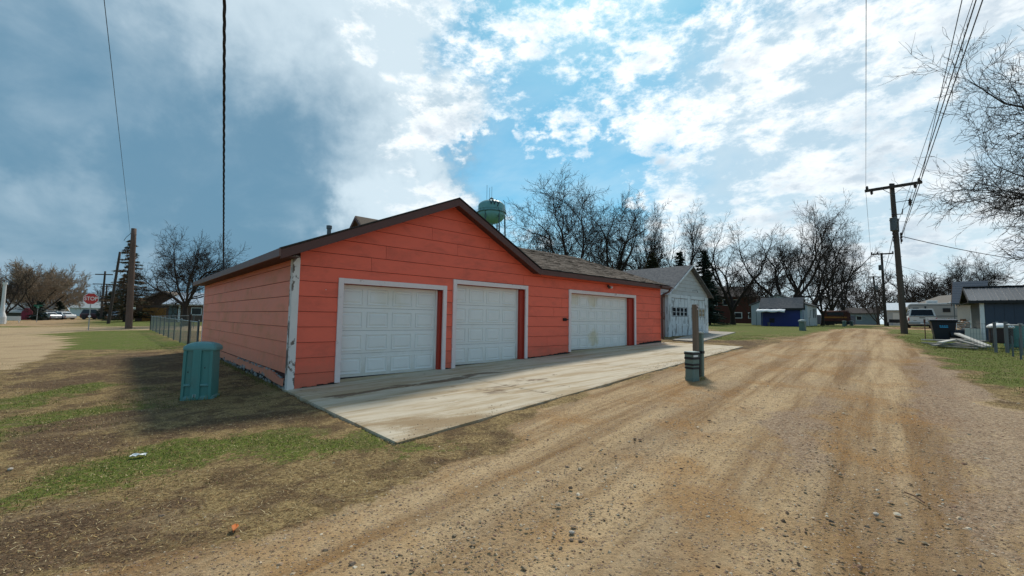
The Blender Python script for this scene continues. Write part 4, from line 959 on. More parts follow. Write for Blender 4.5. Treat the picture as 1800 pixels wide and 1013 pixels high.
# red brown two-storey house
def red_house():
    p = gxy(1240, 78); r = gable_house('house', p, R(-12), 'dark red two storey house behind the lawn beside the spruce', 'house', 8.6, 8., 4.9, 2.0, brick, mat('dark_shingle', (.05, .04, .038), .95), .35, brownf)
    for s in (1.2, 3.0, 4.6): face_window(r, F_FRONT, s, s+.95, 3.2, 4.3, .08, white_s)
    for s in (1.0, 4.9): face_window(r, F_FRONT, s, s+1.3, .9, 2.0, .12, white_s)
    face_window(r, F_FRONT, 7.2, 8.1, .9, 2.0, .1, white_s)
    mb = MB()
    for i in range(7): mb.box(-1.2+i*.35, -1.14+i*.35, -2.6, -2.55, .6, 1.5)
    mb.box(-1.3, 1.2, -2.62, -2.54, 1.5, 1.6); mb.box(-1.3, 1.2, -2.6, -.1, .5, .6); mb.box(-1.3, -1.2, -2.6, -2.5, -.2, .5); mb.box(1.1, 1.2, -2.6, -2.5, -.2, .5)
    mb.build('deck_railing', white_s, r)
    p = gxy(1290, 84); r = gable_house('house', p, R(-8), 'brown low house seen behind the forked tree', 'house', 9, 7., 3.6, 1.7, mat('dull_tan_siding', (.17, .12, .085), .9), mat('dark_shingle', (.05, .04, .038)), .35, brownf)
    for s in (1., 3.4, 6.2): face_window(r, F_FRONT, s, s+1., 1., 2.1, .08, white_s)
red_house()

# blue shed with tarp awning
def blue_shed():
    a = gxy(1338, 44.5); ang = R(-37); L = 3.55
    r = gable_house('blue_shed', a, ang, 'royal blue shed with grey roof and white tarp awning on its left half', 'shed', L, 3.0, 1.9, .98, blue_sh, shing_g, .25, mat('black_trim', (.02, .02, .022)), None, .12)
    for i in range(13):
        x = .25+i*(L-.5)/12
        MB().box(x, x+.03, -.010, -.001, 0, 1.8).build('batten', blue_sh, r)
    MB().box(L-.14, L+.02, -.02, -.001, 0, 1.85).build('corner_board', mat('pale_blue_trim', (.25, .33, .40)), r); MB().box(L+.001, L+.02, 0, 1.2, 0, 1.85).build('corner_board', mat('pale_blue_trim', (.25, .33, .40)), r)
    MB().box(.75, 1.2, -.02, -.001, .35, .8).build('hatch', mat('dark_hatch', (.02, .02, .03)), r)
    aw = empty('awning', a, ang, 'white tarp awning hung across the left half of the blue shed', 'awning')
    n = 26; m = 8; V = []; x0, x1 = -.30, L*.62
    for i in range(n+1):
        for j in range(m+1):
            x = x0+(x1-x0)*i/n; q = j/m; y = -.16-1.05*q; z = 1.78-.20*q-.05*math.sin(q*3.1)*(.5+.5*math.sin(i*.5+1))-.01*math.sin(i*1.1)
            V.append((x, y, z))
    for i in range(n+1):
        x = x0+(x1-x0)*i/n; V.append((x, -1.24, 1.47-.08*abs(math.sin(i*.28+.5))))
    mb = MB(); idx = lambda i, j: i*(m+1)+j; base = (n+1)*(m+1)
    mb.add(V, [(idx(i, j), idx(i+1, j), idx(i+1, j+1), idx(i, j+1)) for i in range(n) for j in range(m)]+[(idx(i, m), idx(i+1, m), base+i+1, base+i) for i in range(n)])
    o = mb.build('tarp', tarp, aw, smooth=True); s = o.modifiers.new('thick', 'SOLIDIFY'); s.thickness = .012
    for x in (x0+.02, x0+.55): MB().tube([(x, -1.15, -.1), (x, -1.15, 1.56)], .025, 6).build('pole', steel_d, aw)
    MB().tube([(x0, -1.15, 1.54), (x1, -1.15, 1.54)], .02, 6).build('front_bar', steel, aw)
    bk = empty('bucket', a+Vector((.6, -.35, 0)), 0, 'small grey bucket at the left foot of the blue shed', 'bucket'); MB().lathe([(.13, 0), (.16, .38), (.15, .38), (.12, .03)], 12).build('pail', xfm, bk)
    # white block building behind
    c0 = gxy(1321, 52.0); ang = R(-43); L = 5.7
    r = empty('white_building', c0, ang, 'white block building with low gable and step crack behind the blue shed', 'building')
    mb = MB(); mb.box(0, L, 0, 7, -.3, 2.35); mb.prism([(0, 0, 2.35), (L, 0, 2.35), (L*.5, 0, 3.55)], (0, .2, 0)); mb.prism([(0, 6.8, 2.35), (L, 6.8, 2.35), (L*.5, 6.8, 3.55)], (0, .2, 0)); mb.build('wall', white_p, r)
    for s in (-1, 1):
        x0 = -.2 if s < 0 else L+.2; MB().prism([(x0, -.25, 2.32), (L*.5, -.25, 3.58), (L*.5, -.25, 3.68), (x0, -.25, 2.42)], (0, 7.5, 0)).build('roof', mat('grey_roll_roof', (.20, .19, .185), .9), r)
    FR = lambda s, o, z: (L+o, s, z)
    face_window(r, FR, 3.9, 4.3, .95, 2.0, .04, steel_d); face_window(r, FR, 5.1, 5.5, .95, 2.0, .04, steel_d)
    mb = MB(); pts = [(1.0, .1), (1.0, .9), (1.7, .9), (1.7, 1.3), (1.9, 1.3), (1.9, 1.75), (2.5, 1.75)]
    for p, q in zip(pts, pts[1:]): mb.bar((L+.002, p[0], p[1]), (L+.002, q[0], q[1]), .05, .05)
    mb.build('step_crack', mat('dark_crack', (.08, .075, .07)), r)
    mb = MB()
    for k in range(11): mb.box(L+.001, L+.006, .05, 6.95, k*.2+.19, k*.2+.2)
    mb.build('block_joint', mat('mortar_line', (.40, .41, .41)), r, kind='stuff')
blue_shed()

# small green service pedestals
def pedestal(px, py, h, w, m, capm, label, Y=None):
    p = gp(px, py) if Y is None else gxy(px, Y); r = empty('service_pedestal', p, R(40), label, 'pedestal', 'green service pedestals')
    MB().box(-w/2, w/2, -w*.4, w*.4, -.1, h*.82).build('body', m, r, bevel=.02)
    MB().lathe([(w*.72, 0), (w*.72, h*.08), (w*.6, h*.15), (w*.25, h*.19)], 8, (0, 0, h*.82), 1, .85).build('cap', capm, r)
    MB().box(-w*.3, w*.3, -w*.43, -w*.4-.001, h*.1, h*.55).build('door', m, r)
pedestal(1411, 581.5, .78, .42, ped_g, ped_l, 'green pedestal with pale cap before the right end of the blue shed')
pedestal(1484, 0, .62, .36, ped_g, ped_g, 'green pedestal at the foot of the straight tree by the alley', 46)
pedestal(1497, 0, .66, .34, ped_g, ped_l, 'farther green pedestal on the left verge of the alley', 55)

# far buildings at the end of the alley
def simple(px, Y, L, W_, H, RH, wm, rm, lab, rz=0., trim=None, name='outbuilding', cat='building', ov=.3):
    return gable_house(name, gxy(px, Y), rz, lab, cat, L, W_, H, RH, wm, rm, ov, trim)
r_ = simple(1486, 98, 6, 6, 2.6, 1.2, mat('grey_blue_siding', (.30, .34, .37)), mat('dark_shingle', (.05, .04, .038)), 'pale grey shed with dark roof beyond the straight tree', R(-40))
face_window(r_, F_FRONT, 2, 3, 1, 2, .08, white_s)
r_ = simple(1559, 72, 6.6, 6, 2.6, 1.2, mat('pale_metal_wall', (.50, .53, .55), .5), metal_l, 'white metal outbuilding between the two nearest poles', R(-42)); MB().box(.8, 3.2, -.05, -.001, 0, 2.1).build('door', white_d, r_)
# dark board fence beyond
def board_fence(p0, p1, h, label, n, m, name='board_fence'):
    d = p1-p0; r = empty(name, p0, 0, label, 'fence')
    for i in range(n):
        a = d*(i/n); b = d*((i+.96)/n); za = g(p0.x+a.x, p0.y+a.y)-p0.z; MB().prism([(a.x, a.y, za-.1), (b.x, b.y, za-.1), (b.x, b.y, za+h), (a.x, a.y, za+h)], (0, .03, 0)).build('fence_board', m, r)
board_fence(gxy(1428, 74), gxy(1462, 78), 1.7, 'slate grey board fence behind the rusty vehicle', 18, navy)
board_fence(gxy(1484, 80), gxy(1504, 82), 1.7, 'slate grey board fence at the left far end of the alley', 12, navy)
board_fence(gxy(1285, 90), gxy(1322, 92), 1.6, 'long dark board fence behind the lawn left of the blue shed', 22, navy)
print('buildings ok')

# ---------------------------------------------------------------- vehicles
def loft(mb, secs):
    """secs: list of rings (same count), closed round; caps at both ends"""
    n = len(secs[0]); vs = [p for s_ in secs for p in s_]
    fs = [(i*n+k, i*n+(k+1) % n, (i+1)*n+(k+1) % n, (i+1)*n+k) for i in range(len(secs)-1) for k in range(n)]+[tuple(range(n))[::-1], tuple((len(secs)-1)*n+k for k in range(n))]
    return mb.add(vs, fs)
def vehicle(name, loc, rz, label, cat, paint, L=4.9, W_=1.9, prof=None, cabin=None, wr=.36, topper=False, group=None):
    """local +x forward, origin under the centre. prof: lower-body top line [(x,z)..]; cabin: (x0,x1,x2,x3,z) foot/roof points"""
    r = empty(name, loc, rz, label, cat, group); h = W_/2
    mb = MB(); secs = []
    for x, z in prof:
        zb = .32; wy = h*(1-.06*(abs(x)/(L/2))**6)
        secs.append([(x, -wy*.93, zb), (x, wy*.93, zb), (x, wy, zb+.18), (x, wy, z-.14), (x, wy*.94, z), (x, -wy*.94, z), (x, -wy, z-.14), (x, -wy, zb+.18)])
    loft(mb, secs); mb.build('body', paint, r, smooth=False, bevel=.02)
    x0, x1, x2, x3, zf, zt = cabin; mb = MB(); s_ = .12
    mb.hexa([(x0, -h*.93, zf-.02), (x3, -h*.93, zf-.02), (x3, h*.93, zf-.02), (x0, h*.93, zf-.02), (x1, -h*.78, zt), (x2, -h*.78, zt), (x2, h*.78, zt), (x1, h*.78, zt)])
    mb.build('cabin', paint, r, bevel=.05)
    zm0, zm1 = zf+.05, zt-.08
    lerp = lambda a, b, k: a+(b-a)*k; kz = lambda z: (z-zf)/(zt-zf); wy = lambda z: h*lerp(.93, .78, kz(z))
    for sg in (-1, 1):
        segs = 3; xa, xb = lerp(x0, x1, .5)+.12, lerp(x3, x2, .5)-.12
        for i in range(segs):
            a = lerp(xa, xb, i/segs)+.03; b = lerp(xa, xb, (i+1)/segs)-.03
            sa = -.10 if i == 0 else 0; sb = .10 if i == segs-1 else 0
            q = [(a+sa, sg*(wy(zm0)+.004), zm0), (b+sb, sg*(wy(zm0)+.004), zm0), (b-sb, sg*(wy(zm1)+.004), zm1), (a-sa, sg*(wy(zm1)+.004), zm1)]
            MB().prism(q, (0, -sg*.02, 0)).build('side_window', glassm, r)
    for xe0, xe1, nm, sg in ((x3, x2, 'windscreen', 1), (x0, x1, 'rear_window', -1)):
        f = lambda z: lerp(xe0, xe1, kz(z))+sg*.006
        MB().prism([(f(zm0), -wy(zm0)*.86, zm0), (f(zm0), wy(zm0)*.86, zm0), (f(zm1), wy(zm1)*.86, zm1), (f(zm1), -wy(zm1)*.86, zm1)], (-sg*.02, 0, 0)).build(nm, glassm, r)
    for x in (-L*.30, L*.31):
        for sg in (-1, 1):
            w = MB().lathe([(wr*.55, -.10), (wr*.93, -.11), (wr, -.06), (wr, .06), (wr*.93, .11), (wr*.55, .10)], 18).build('wheel', rubber, r); w.location = (x, sg*(h-.12), wr-.02); w.rotation_euler = (R(90), 0, 0)
            MB().lathe([(wr*.54, -.095), (wr*.5, -.07), (wr*.15, -.085), (wr*.1, .085), (wr*.5, .07), (wr*.54, .095)], 12).build('rim', silver, w)
            MB().lathe([(wr+.07, -.05), (wr+.07, .05), (wr+.02, .06)], 18).build('wheel_arch', black, r).matrix_local = Matrix.Translation((x, sg*(h-.045), wr))@Matrix.Rotation(R(90), 4, 'X')
    xe, zt_ = prof[0]; xf, zf_ = prof[-1]
    for sg in (-1, 1):
        MB().box(xe-.02, xe+.10, sg*h*.97-.09*(sg > 0)-.0, sg*h*.97+.09*(sg < 0), zt_-.42, zt_-.12).build('tail_light', redl, r, bevel=.01)
        MB().box(xf-.08, xf+.02, sg*h*.75-.16, sg*h*.75+.16, zf_-.28, zf_-.10).build('headlight', lampl, r, bevel=.02)
    MB().box(xe-.09, xe+.02, -h*.95, h*.95, .36, .58).build('bumper', steel if topper else paint, r, bevel=.03); MB().box(xf-.02, xf+.07, -h*.95, h*.95, .30, .52).build('bumper', paint, r, bevel=.03)
    MB().box(xe-.10, xe-.09, -.16, .16, .42, .53).build('licence_plate', white_s, r)
    MB().box(-L/2+.15, L/2-.15, -h*.85, h*.85, .20, .34).build('underbody', black, r)
    if topper:
        MB().box(xe-.012, xe, -.20, .20, zt_-.18, zt_-.11).build('tailgate_handle', black, r); MB().box(xe-.03, xe+.02, -h*.9, h*.9, zt_-.015, zt_+.025).build('tailgate_cap', black, r)
        MB().box(xe-.008, xe, -.62, -.40, zt_-.42, zt_-.38).build('badge', black, r); MB().box(xe-.008, xe, .40, .62, zt_-.42, zt_-.38).build('badge', black, r)
        for sg in (-1, 1): MB().box(1.1, 1.3, sg*h+(.0 if sg > 0 else -.22), sg*h+(.22 if sg > 0 else 0), 1.15, 1.4).build('mirror', black, r, bevel=.03)
    return r
PT = gp(1624, 577.2); PT = gxy(1623, 39.5)
vehicle('pickup_truck', PT+Vector((1.7, 2.1, 0)), R(50), 'white pickup with a topper parked with its tailgate towards the alley', 'pickup', whitec, 5.6, 2.0,
        [(-2.8, 1.12), (-2.7, 1.16), (0, 1.16), (.2, 1.16), (1.3, 1.14), (1.5, 1.12), (2.5, 1.05), (2.78, .85)], (-2.72, -2.45, .75, 1.5, 1.14, 1.82), .40, True)
suv = [(-2.35, .95), (-2.25, 1.08), (-1.2, 1.10), (1.1, 1.08), (1.3, 1.03), (2.2, .88), (2.4, .66)]
vehicle('parked_car', gxy(171, 79)+Vector((0, 0, 0)), R(-4), 'long dark maroon SUV parked across the street behind the stop sign', 'car', maroon, 5.0, 1.95, suv, (-2.3, -2.0, .55, 1.45, 1.06, 1.80), .38)
vehicle('parked_car', gxy(203, 74), R(140), 'dark car nose out beside the maroon SUV', 'car', darkc, 4.6, 1.85, suv, (-1.9, -1.3, .5, 1.2, 1.04, 1.48), .34)
sed = [(-2.3, .80), (-2.2, .92), (-1.2, .95), (1.0, .93), (1.2, .90), (2.1, .78), (2.3, .60)]
vehicle('parked_car', gxy(81, 77), R(172), 'grey sedan at the left end of the parked cars', 'car', silver, 4.7, 1.8, sed, (-1.7, -1.0, .35, 1.15, .92, 1.42), .33)
vehicle('parked_car', gxy(96, 83), R(170), 'white station wagon in the middle of the parked cars', 'car', whitec, 4.8, 1.85, sed, (-2.1, -1.7, .5, 1.25, .94, 1.62), .34)
vehicle('parked_car', gxy(109, 79), R(168), 'low white sedan at the right end of the parked cars', 'car', whitec, 4.6, 1.8, sed, (-1.6, -1.0, .35, 1.15, .92, 1.38), .33)
vehicle('parked_car', gxy(222, 72), R(12), 'silver car half hidden by the big left pole', 'car', silver, 4.4, 1.8, sed, (-1.6, -1.0, .35, 1.15, .92, 1.42), .33)
# dark camper van left of the alley
cv = empty('camper_vehicle', gxy(1469, 56), R(-35), 'rusty maroon and dark camper vehicle under the trees left of the alley', 'camper')
mb = MB(); loft(mb, [[(x, -w, z0), (x, w, z0), (x, w, z1), (x, w*.8, z1+.12), (x, -w*.8, z1+.12), (x, -w, z1)] for x, w, z0, z1 in ((-1.5, .85, .6, 1.5), (-1.3, .95, .55, 1.8), (1.2, .95, .55, 1.85), (1.5, .85, .7, 1.5))]); mb.build('body', rust, cv)
MB().box(-1.25, 1.15, -.962, -.952, .95, 1.15).build('stripe', orange_w, cv); MB().box(-.9, .8, -.965, -.951, 1.3, 1.7).build('window', glassm, cv); MB().box(-1.4, 1.4, -.85, .85, .2, .56).build('chassis', black, cv)
for x in (-.9, .9): w = MB().lathe([(.3, -.1), (.33, 0), (.3, .1)], 14).build('wheel', rubber, cv); w.location = (x, -.85, .3); w.rotation_euler = (R(90), 0, 0)
# small black utility trailer
tr = empty('utility_trailer', gxy(1577, 50), R(48), 'small black utility trailer behind the nearest pole', 'trailer')
mb = MB(); mb.box(-1., 1., -.7, .7, .45, .52); mb.box(-1., 1., -.7, -.66, .52, .85); mb.box(-1., 1., .66, .7, .52, .85); mb.box(-1., -.96, -.66, .66, .52, .85); mb.build('bed', black, tr); MB().bar((1., 0, .48), (2.0, 0, .45), .08, .08).build('tongue', black, tr)
for s in (-.8, .8): w = MB().lathe([(.25, -.08), (.28, 0), (.25, .08)], 14).build('wheel', rubber, tr); w.location = (0, s, .28); w.rotation_euler = (R(90), 0, 0)

# camping trailer
def camper():
    p = gxy(1598, 47.5); r = empty('travel_trailer', p, R(-42), 'white travel trailer with roof air conditioner behind the pickup', 'camping trailer')
    L = 4.6; mb = MB(); loft(mb, [[(x, .0+i, z0), (x, 2.3-i, z0), (x, 2.3-i, z1), (x, 2.15-i, z1+.1), (x, .15+i, z1+.1), (x, i, z1)] for x, i, z0, z1 in ((0, .08, .9, 2.35), (.15, 0, .55, 2.55), (L-.2, 0, .55, 2.6), (L, .05, .6, 2.5))]); mb.build('body', rv_w, r, bevel=.03)
    MB().box(1.5, 2.4, .75, 1.45, 2.7, 2.98).build('air_conditioner', white_s, r, bevel=.04); MB().box(3.3, 3.9, .8, 1.3, 2.7, 2.80).build('roof_vent', white_s, r, bevel=.02)
    for a, b, z0, z1 in ((.35, .85, 1.75, 2.15), (1.3, 1.45, 1.7, 2.3), (2.7, 3.3, 1.65, 2.1)): face_window(r, F_FRONT, a, b, z0, z1, .03, steel_d)
    MB().box(.2, L-.2, -.008, -.001, 1.2, 1.28).build('stripe', xfm, r); MB().box(.1, L-.1, -.007, -.001, 2.35, 2.40).build('stripe', xfm, r)
    for x in (2.0, 2.9): w = MB().lathe([(.3, -.1), (.34, 0), (.3, .1)], 14).build('wheel', rubber, r); w.location = (x, .15, .32); w.rotation_euler = (R(90), 0, 0)
camper()
# taupe garage with white door
def tan_garage():
    a = gxy(1592, 62); b = gxy(1680, 52); d = b-a; ang = math.atan2(d.y, d.x); L = Vector((d.x, d.y)).length
    r = gable_house('garage', a, ang, 'tan garage with broad taupe roof and white door behind the travel trailer', 'garage', L, 8.5, 2.55, 1.75, tan_w, shing_t, .3, mat('tan_trim', (.36, .28, .2)))
    MB().box(L-4.1, L-1.4, -.06, -.001, 0, 2.15).build('garage_door', white_d, r)
    for k in range(1, 4): MB().box(L-4.1, L-1.4, -.066, -.061, k*.54-.01, k*.54+.01).build('door_joint', xfm, r)
tan_garage()
# cream house with slate-blue roof
def cream_house():
    c = gxy(1684, 40); r = empty('house', c, R(-50), 'cream gabled house with dark slate blue roof beside the shed', 'house')
    H, RH, Wd, L = 2.75, 1.65, 3.4, 2.0
    mb = MB(); mb.box(0, L, 0, Wd, -.2, H); mb.prism([(0, 0, H), (0, Wd, H), (0, Wd/2, H+RH)], (.1, 0, 0)); mb.build('wall', cream, r)
    mb = MB(); mb.prism([(-.3, -.5, H-.5), (L, -.5, H-.5), (L, Wd/2, H+RH+.05), (-.3, Wd/2, H+RH+.05)], (0, 0, .1)); mb.build('roof', mat('slate_blue_roof', (.055, .085, .125), .7, .1), r)
    k = 0
    for i in range(9):
        q = i/9; y = -.5+(Wd/2+.5)*q; z = H-.5+(RH+.55)*q+.1; MB().box(-.3, L, y, y+.01, z, z+.008).build('roof_lap', mat('slate_blue_roof', (.055, .085, .125)), r)
    MB().prism([(-.3, Wd+.5, H-.5), (L, Wd+.5, H-.5), (L, Wd/2, H+RH+.05), (-.3, Wd/2, H+RH+.05)], (0, 0, .1)).build('roof', mat('slate_blue_roof', (.055, .085, .125)), r)
    MB().prism([(-.34, Wd+.5, H-.45), (-.34, Wd/2, H+RH+.12), (-.34, Wd/2, H+RH-.12), (-.34, Wd+.5, H-.7)], (.035, 0, 0)).build('rake_board', white_s, r)
    MB().prism([(-.34, -.5, H-.45), (-.34, Wd/2, H+RH+.12), (-.34, Wd/2, H+RH-.12), (-.34, -.5, H-.7)], (.035, 0, 0)).build('rake_board', brown_w, r)
    MB().box(.3, 3.2, -1.3, -.01, 0, .5).build('porch', wood_w, r)
    for i in range(4): MB().box(.0, .28, -1.3+i*.02, -.3, .1+i*.12, .16+i*.12).build('step', white_s, r)
    cl = empty('clutter_pile', gxy(1688, 33), 0, 'orange brown pile of stored things beside the cream house', 'pile'); rnd = random.Random(2)
    for i in range(14):
        a = Vector((rnd.uniform(-.5, .5), rnd.uniform(-.4, .4), rnd.uniform(.1, .9))); MB().bar(a, a+Vector((rnd.uniform(-.5, .5), rnd.uniform(-.3, .3), rnd.uniform(-.2, .35))), rnd.uniform(.06, .2), rnd.uniform(.05, .18)).build('stored_piece', brownpile if i % 3 else orange_w, cl)
    st = empty('wooden_steps', gxy(1694, 31), R(-45), 'small white slatted steps leaning beside the slate blue shed', 'steps')
    for i in range(5): MB().box(-.35-.04*i*0, .35, -.25+.06*i, -.05+.06*i, .06+.15*i, .10+.15*i).build('tread', white_s, st)
    for s in (-.36, .33): MB().bar((s, -.3, 0), (s, .2, .75), .03, .12).build('side_rail', white_s, st)
    cp = empty('clothes_post', gxy(1679, 37), R(-45), 'T shaped metal clothes post before the cream house', 'post'); MB().tube([(0, 0, -.1), (0, 0, 2.25)], .035, 8).build('post', steel_d, cp); MB().bar((-.42, 0, 2.25), (.42, 0, 2.25), .05, .05).build('cross_arm', steel_d, cp)
cream_house()

# slate-blue shed with ribbed metal roof
def slate_shed():
    c = gp(1727, 600.5); fw = Vector((math.cos(R(-42)), math.sin(R(-42)), 0)); r = empty('shed', c, R(-42), 'slate blue shed with ribbed grey metal roof and white corner trim', 'shed')
    L, Wd, H, RH = 4.2, 3.2, 1.86, .62
    mb = MB(); mb.box(0, L, 0, Wd, -.2, H); mb.prism([(.0, 0, H), (.0, Wd, H), (.0, Wd/2, H+RH)], (.08, 0, 0)); mb.prism([(L-.08, 0, H), (L-.08, Wd, H), (L-.08, Wd/2, H+RH)], (.08, 0, 0)); mb.build('wall', greyp, r)
    n = 14
    for i in range(n):
        a = .13+(L-.2)*i/n; MB().box(a+.004, a+(L-.2)/n-.004, -.016, -.001, .02, H-.03).build('wall_panel', navy, r)
    MB().box(-.02, .115, -.034, -.001, 0, H-.02).build('corner_board', white_s, r, bevel=.004); MB().box(-.02, -.001, 0, .09, 0, H-.02).build('corner_board', white_s, r, bevel=.003)
    MB().box(-.02, -.001, Wd-.1, Wd, 0, H).build('corner_board', white_s, r)
    k = RH/(Wd/2); ov = .22
    for y0 in (-ov, Wd+ov):
        MB().prism([(-.35, y0, H-k*ov+.02), (L+.3, y0, H-k*ov+.02), (L+.3, Wd/2, H+RH+.02), (-.35, Wd/2, H+RH+.02)], (0, 0, .03)).build('roof', metal_r, r)
    S = math.hypot(Wd/2+ov, RH+k*ov)
    for i in range(21):
        x = -.33+i*.23; MB().bar((x, -ov, H-k*ov+.055), (x, Wd/2, H+RH+.055), .045, .022).build('roof_rib', metal_r, r)
        MB().bar((x+.09, -ov, H-k*ov+.053), (x+.09, Wd/2, H+RH+.053), .018, .008).build('roof_rib', metal_r, r)
    MB().bar((-.37, Wd/2, H+RH+.07), (L+.32, Wd/2, H+RH+.07), .26, .03).build('ridge_cap', mat('black_trim', (.02, .02, .022)), r)
    MB().box(-.36, L+.3, -ov-.03, -ov-.001, H-k*ov-.07, H-k*ov+.05).build('fascia', mat('black_trim', (.02, .02, .022)), r)
    for y0, y1 in ((-ov, Wd/2), (Wd+ov, Wd/2)): MB().prism([(-.38, y0, H-k*ov+.06), (-.38, y1, H+RH+.06), (-.38, y1, H+RH-.07), (-.38, y0, H-k*ov-.07)], (.028, 0, 0)).build('rake_board', mat('black_trim', (.02, .02, .022)), r)
    MB().box(-.35, -.01, -ov, Wd+ov, H-.12, H-.10).build('soffit', mat('black_trim', (.02, .02, .022)), r)
    MB().box(.42, .50, -.06, -.018, .78, .88).build('outlet', white_s, r)
    # second roof line behind it
    q = c+fw*1.6+Vector((.669, .743, 0))*7.0; q.z = g(q.x, q.y); gable_house('outbuilding', q, R(-42), 'low dark roofed building just behind the slate blue shed', 'building', 6, 3, 2.25, .5, greyp, mat('black_trim', (.02, .02, .022)), .2)
    # panel leaning on the left wall
    pb = c+Vector((-.75, .05, 0)); pb.z = g(pb.x, pb.y)
    lp = empty('leaning_panel', pb, R(-42), 'beige board panel standing against the left wall of the slate shed', 'panel'); MB().prism([(0, 0, 0), (.55, -.06, 0), (.52, .05, .58), (.05, .1, .60)], (0, .04, 0)).build('board', cream, lp)
slate_shed()
# trash bins
def bin_(px, Y, tip, label, col=black):
    p = gxy(px, Y); r = empty('wheelie_bin', p, R(-40), label, 'trash bin'); mb = MB()
    loft(mb, [[(-w, -d_, z), (w, -d_, z), (w, d_, z), (-w, d_, z)] for w, d_, z in ((.27, .28, .03), (.30, .31, .3), (.37, .37, .86), (.41, .41, .88), (.41, .41, .93))]); mb.build('body', mat('bin_navy_black', (.012, .016, .030), .45, .1), r, bevel=.02)
    MB().prism([(-.42, -.44, .93), (.42, -.44, .93), (.42, .40, .99), (-.42, .40, .99)], (0, 0, .035)).build('lid', mat('bin_navy_black', (.012, .016, .030)), r, bevel=.012)
    MB().tube([(-.3, .46, .9), (.3, .46, .9)], .02, 8).build('handle', black, r)
    for s in (-.26, .26): w = MB().lathe([(.1, -.03), (.11, 0), (.1, .03)], 12).build('wheel', rubber, r); w.location = (s, .28, .10); w.rotation_euler = (0, R(90), 0)
    for i, w in enumerate((.03, .028, .03, .026)): MB().box(-.13+i*.066, -.13+i*.066+.045, -.377, -.365, .66, .705).build('printed_mark', blue_l, r)
    MB().box(-.12, .12, -.368, -.355, .60, .64).build('printed_mark', blue_l, r)
    r.scale = (1.12, 1.12, .98)
    if tip: r.rotation_euler = (R(0), R(78), R(-40))
    return r
bin_(1657, 19.9, False, 'upright black wheelie bin with blue print beside the board pile')
tb = gxy(1694, 19.4); b2 = empty('tipped_tub', tb, R(-20), 'black tub lying on its side between the bin and the shed', 'tub')
mb = MB(); mb.tube([(-.55, 0, .24), (-.2, 0, .27), (.35, 0, .32)], [.20, .24, .30], 14); mb.build('body', black, b2); MB().tube([(.35, 0, .32), (.38, 0, .32)], [.33, .33], 14).build('rim', black, b2)

# board pile
rnd = random.Random(9)
def world_bar(name, a, b, w, h, m, label, cat, group):
    a, b = Vector(a), Vector(b); d = b-a; r = empty(name, a, 0, label, cat, group)
    o = MB().bar((0, 0, 0), d, w, h).build('board', m, r, bevel=.006); return r
bpts = [((1622, 604.5), (1700, 610), .05, 'g'), ((1634, 607), (1722, 613), .05, 'g'), ((1650, 611), (1718, 616), .05, 'g'), ((1664, 603), (1728, 612), .12, 'g'), ((1620, 604), (1668, 606), .16, 'w'),
        ((1647, 607), (1700, 606), .18, 'g'), ((1675, 604), (1735, 611), .20, 'g'), ((1640, 612), (1690, 608), .10, 'g'), ((1682, 609), (1732, 614), .09, 'g'), ((1652, 612), (1678, 607), .20, 'w')]
BL = ['long grey board at the bottom back of the board pile', 'long grey board in the bottom middle of the board pile', 'grey board lowest at the front of the board pile', 'grey board just behind the slanting white one', 'pale board sticking out at the left end of the pile',
      'grey board lying across the middle top of the pile', 'grey board ending at the right foot of the pile', 'grey board crossing the lower left of the pile', 'grey board under the right end of the slanting boards', 'pale short board tip showing at the left front of the pile']
for i, ((xa, ya), (xb, yb), zz, c) in enumerate(bpts):
    a = gp(xa, ya); b = gp(xb, yb)
    if (b-a).length > 3.4: b = a+(b-a)*(3.4/(b-a).length)
    a.z = g(a.x, a.y)+zz; b.z = g(b.x, b.y)+zz+.02
    world_bar('loose_board', a, b, rnd.uniform(.11, .18), .045, wood_wh if c == 'w' else wood_g, BL[i], 'board', 'boards in the pile by the slate shed')
a, b = gp(1683, 607), gp(1738, 614); a.z += .46; b.z += .10
world_bar('loose_board', a, b, .17, .06, wood_wh, 'widest white board slanting on top of the board pile', 'board', 'boards in the pile by the slate shed')
a = gp(1686, 611); b = gp(1731, 615); a.z += .27; b.z += .08
world_bar('loose_board', a, b, .14, .05, wood_g, 'grey board slanting just beneath the widest white one', 'board', 'boards in the pile by the slate shed')

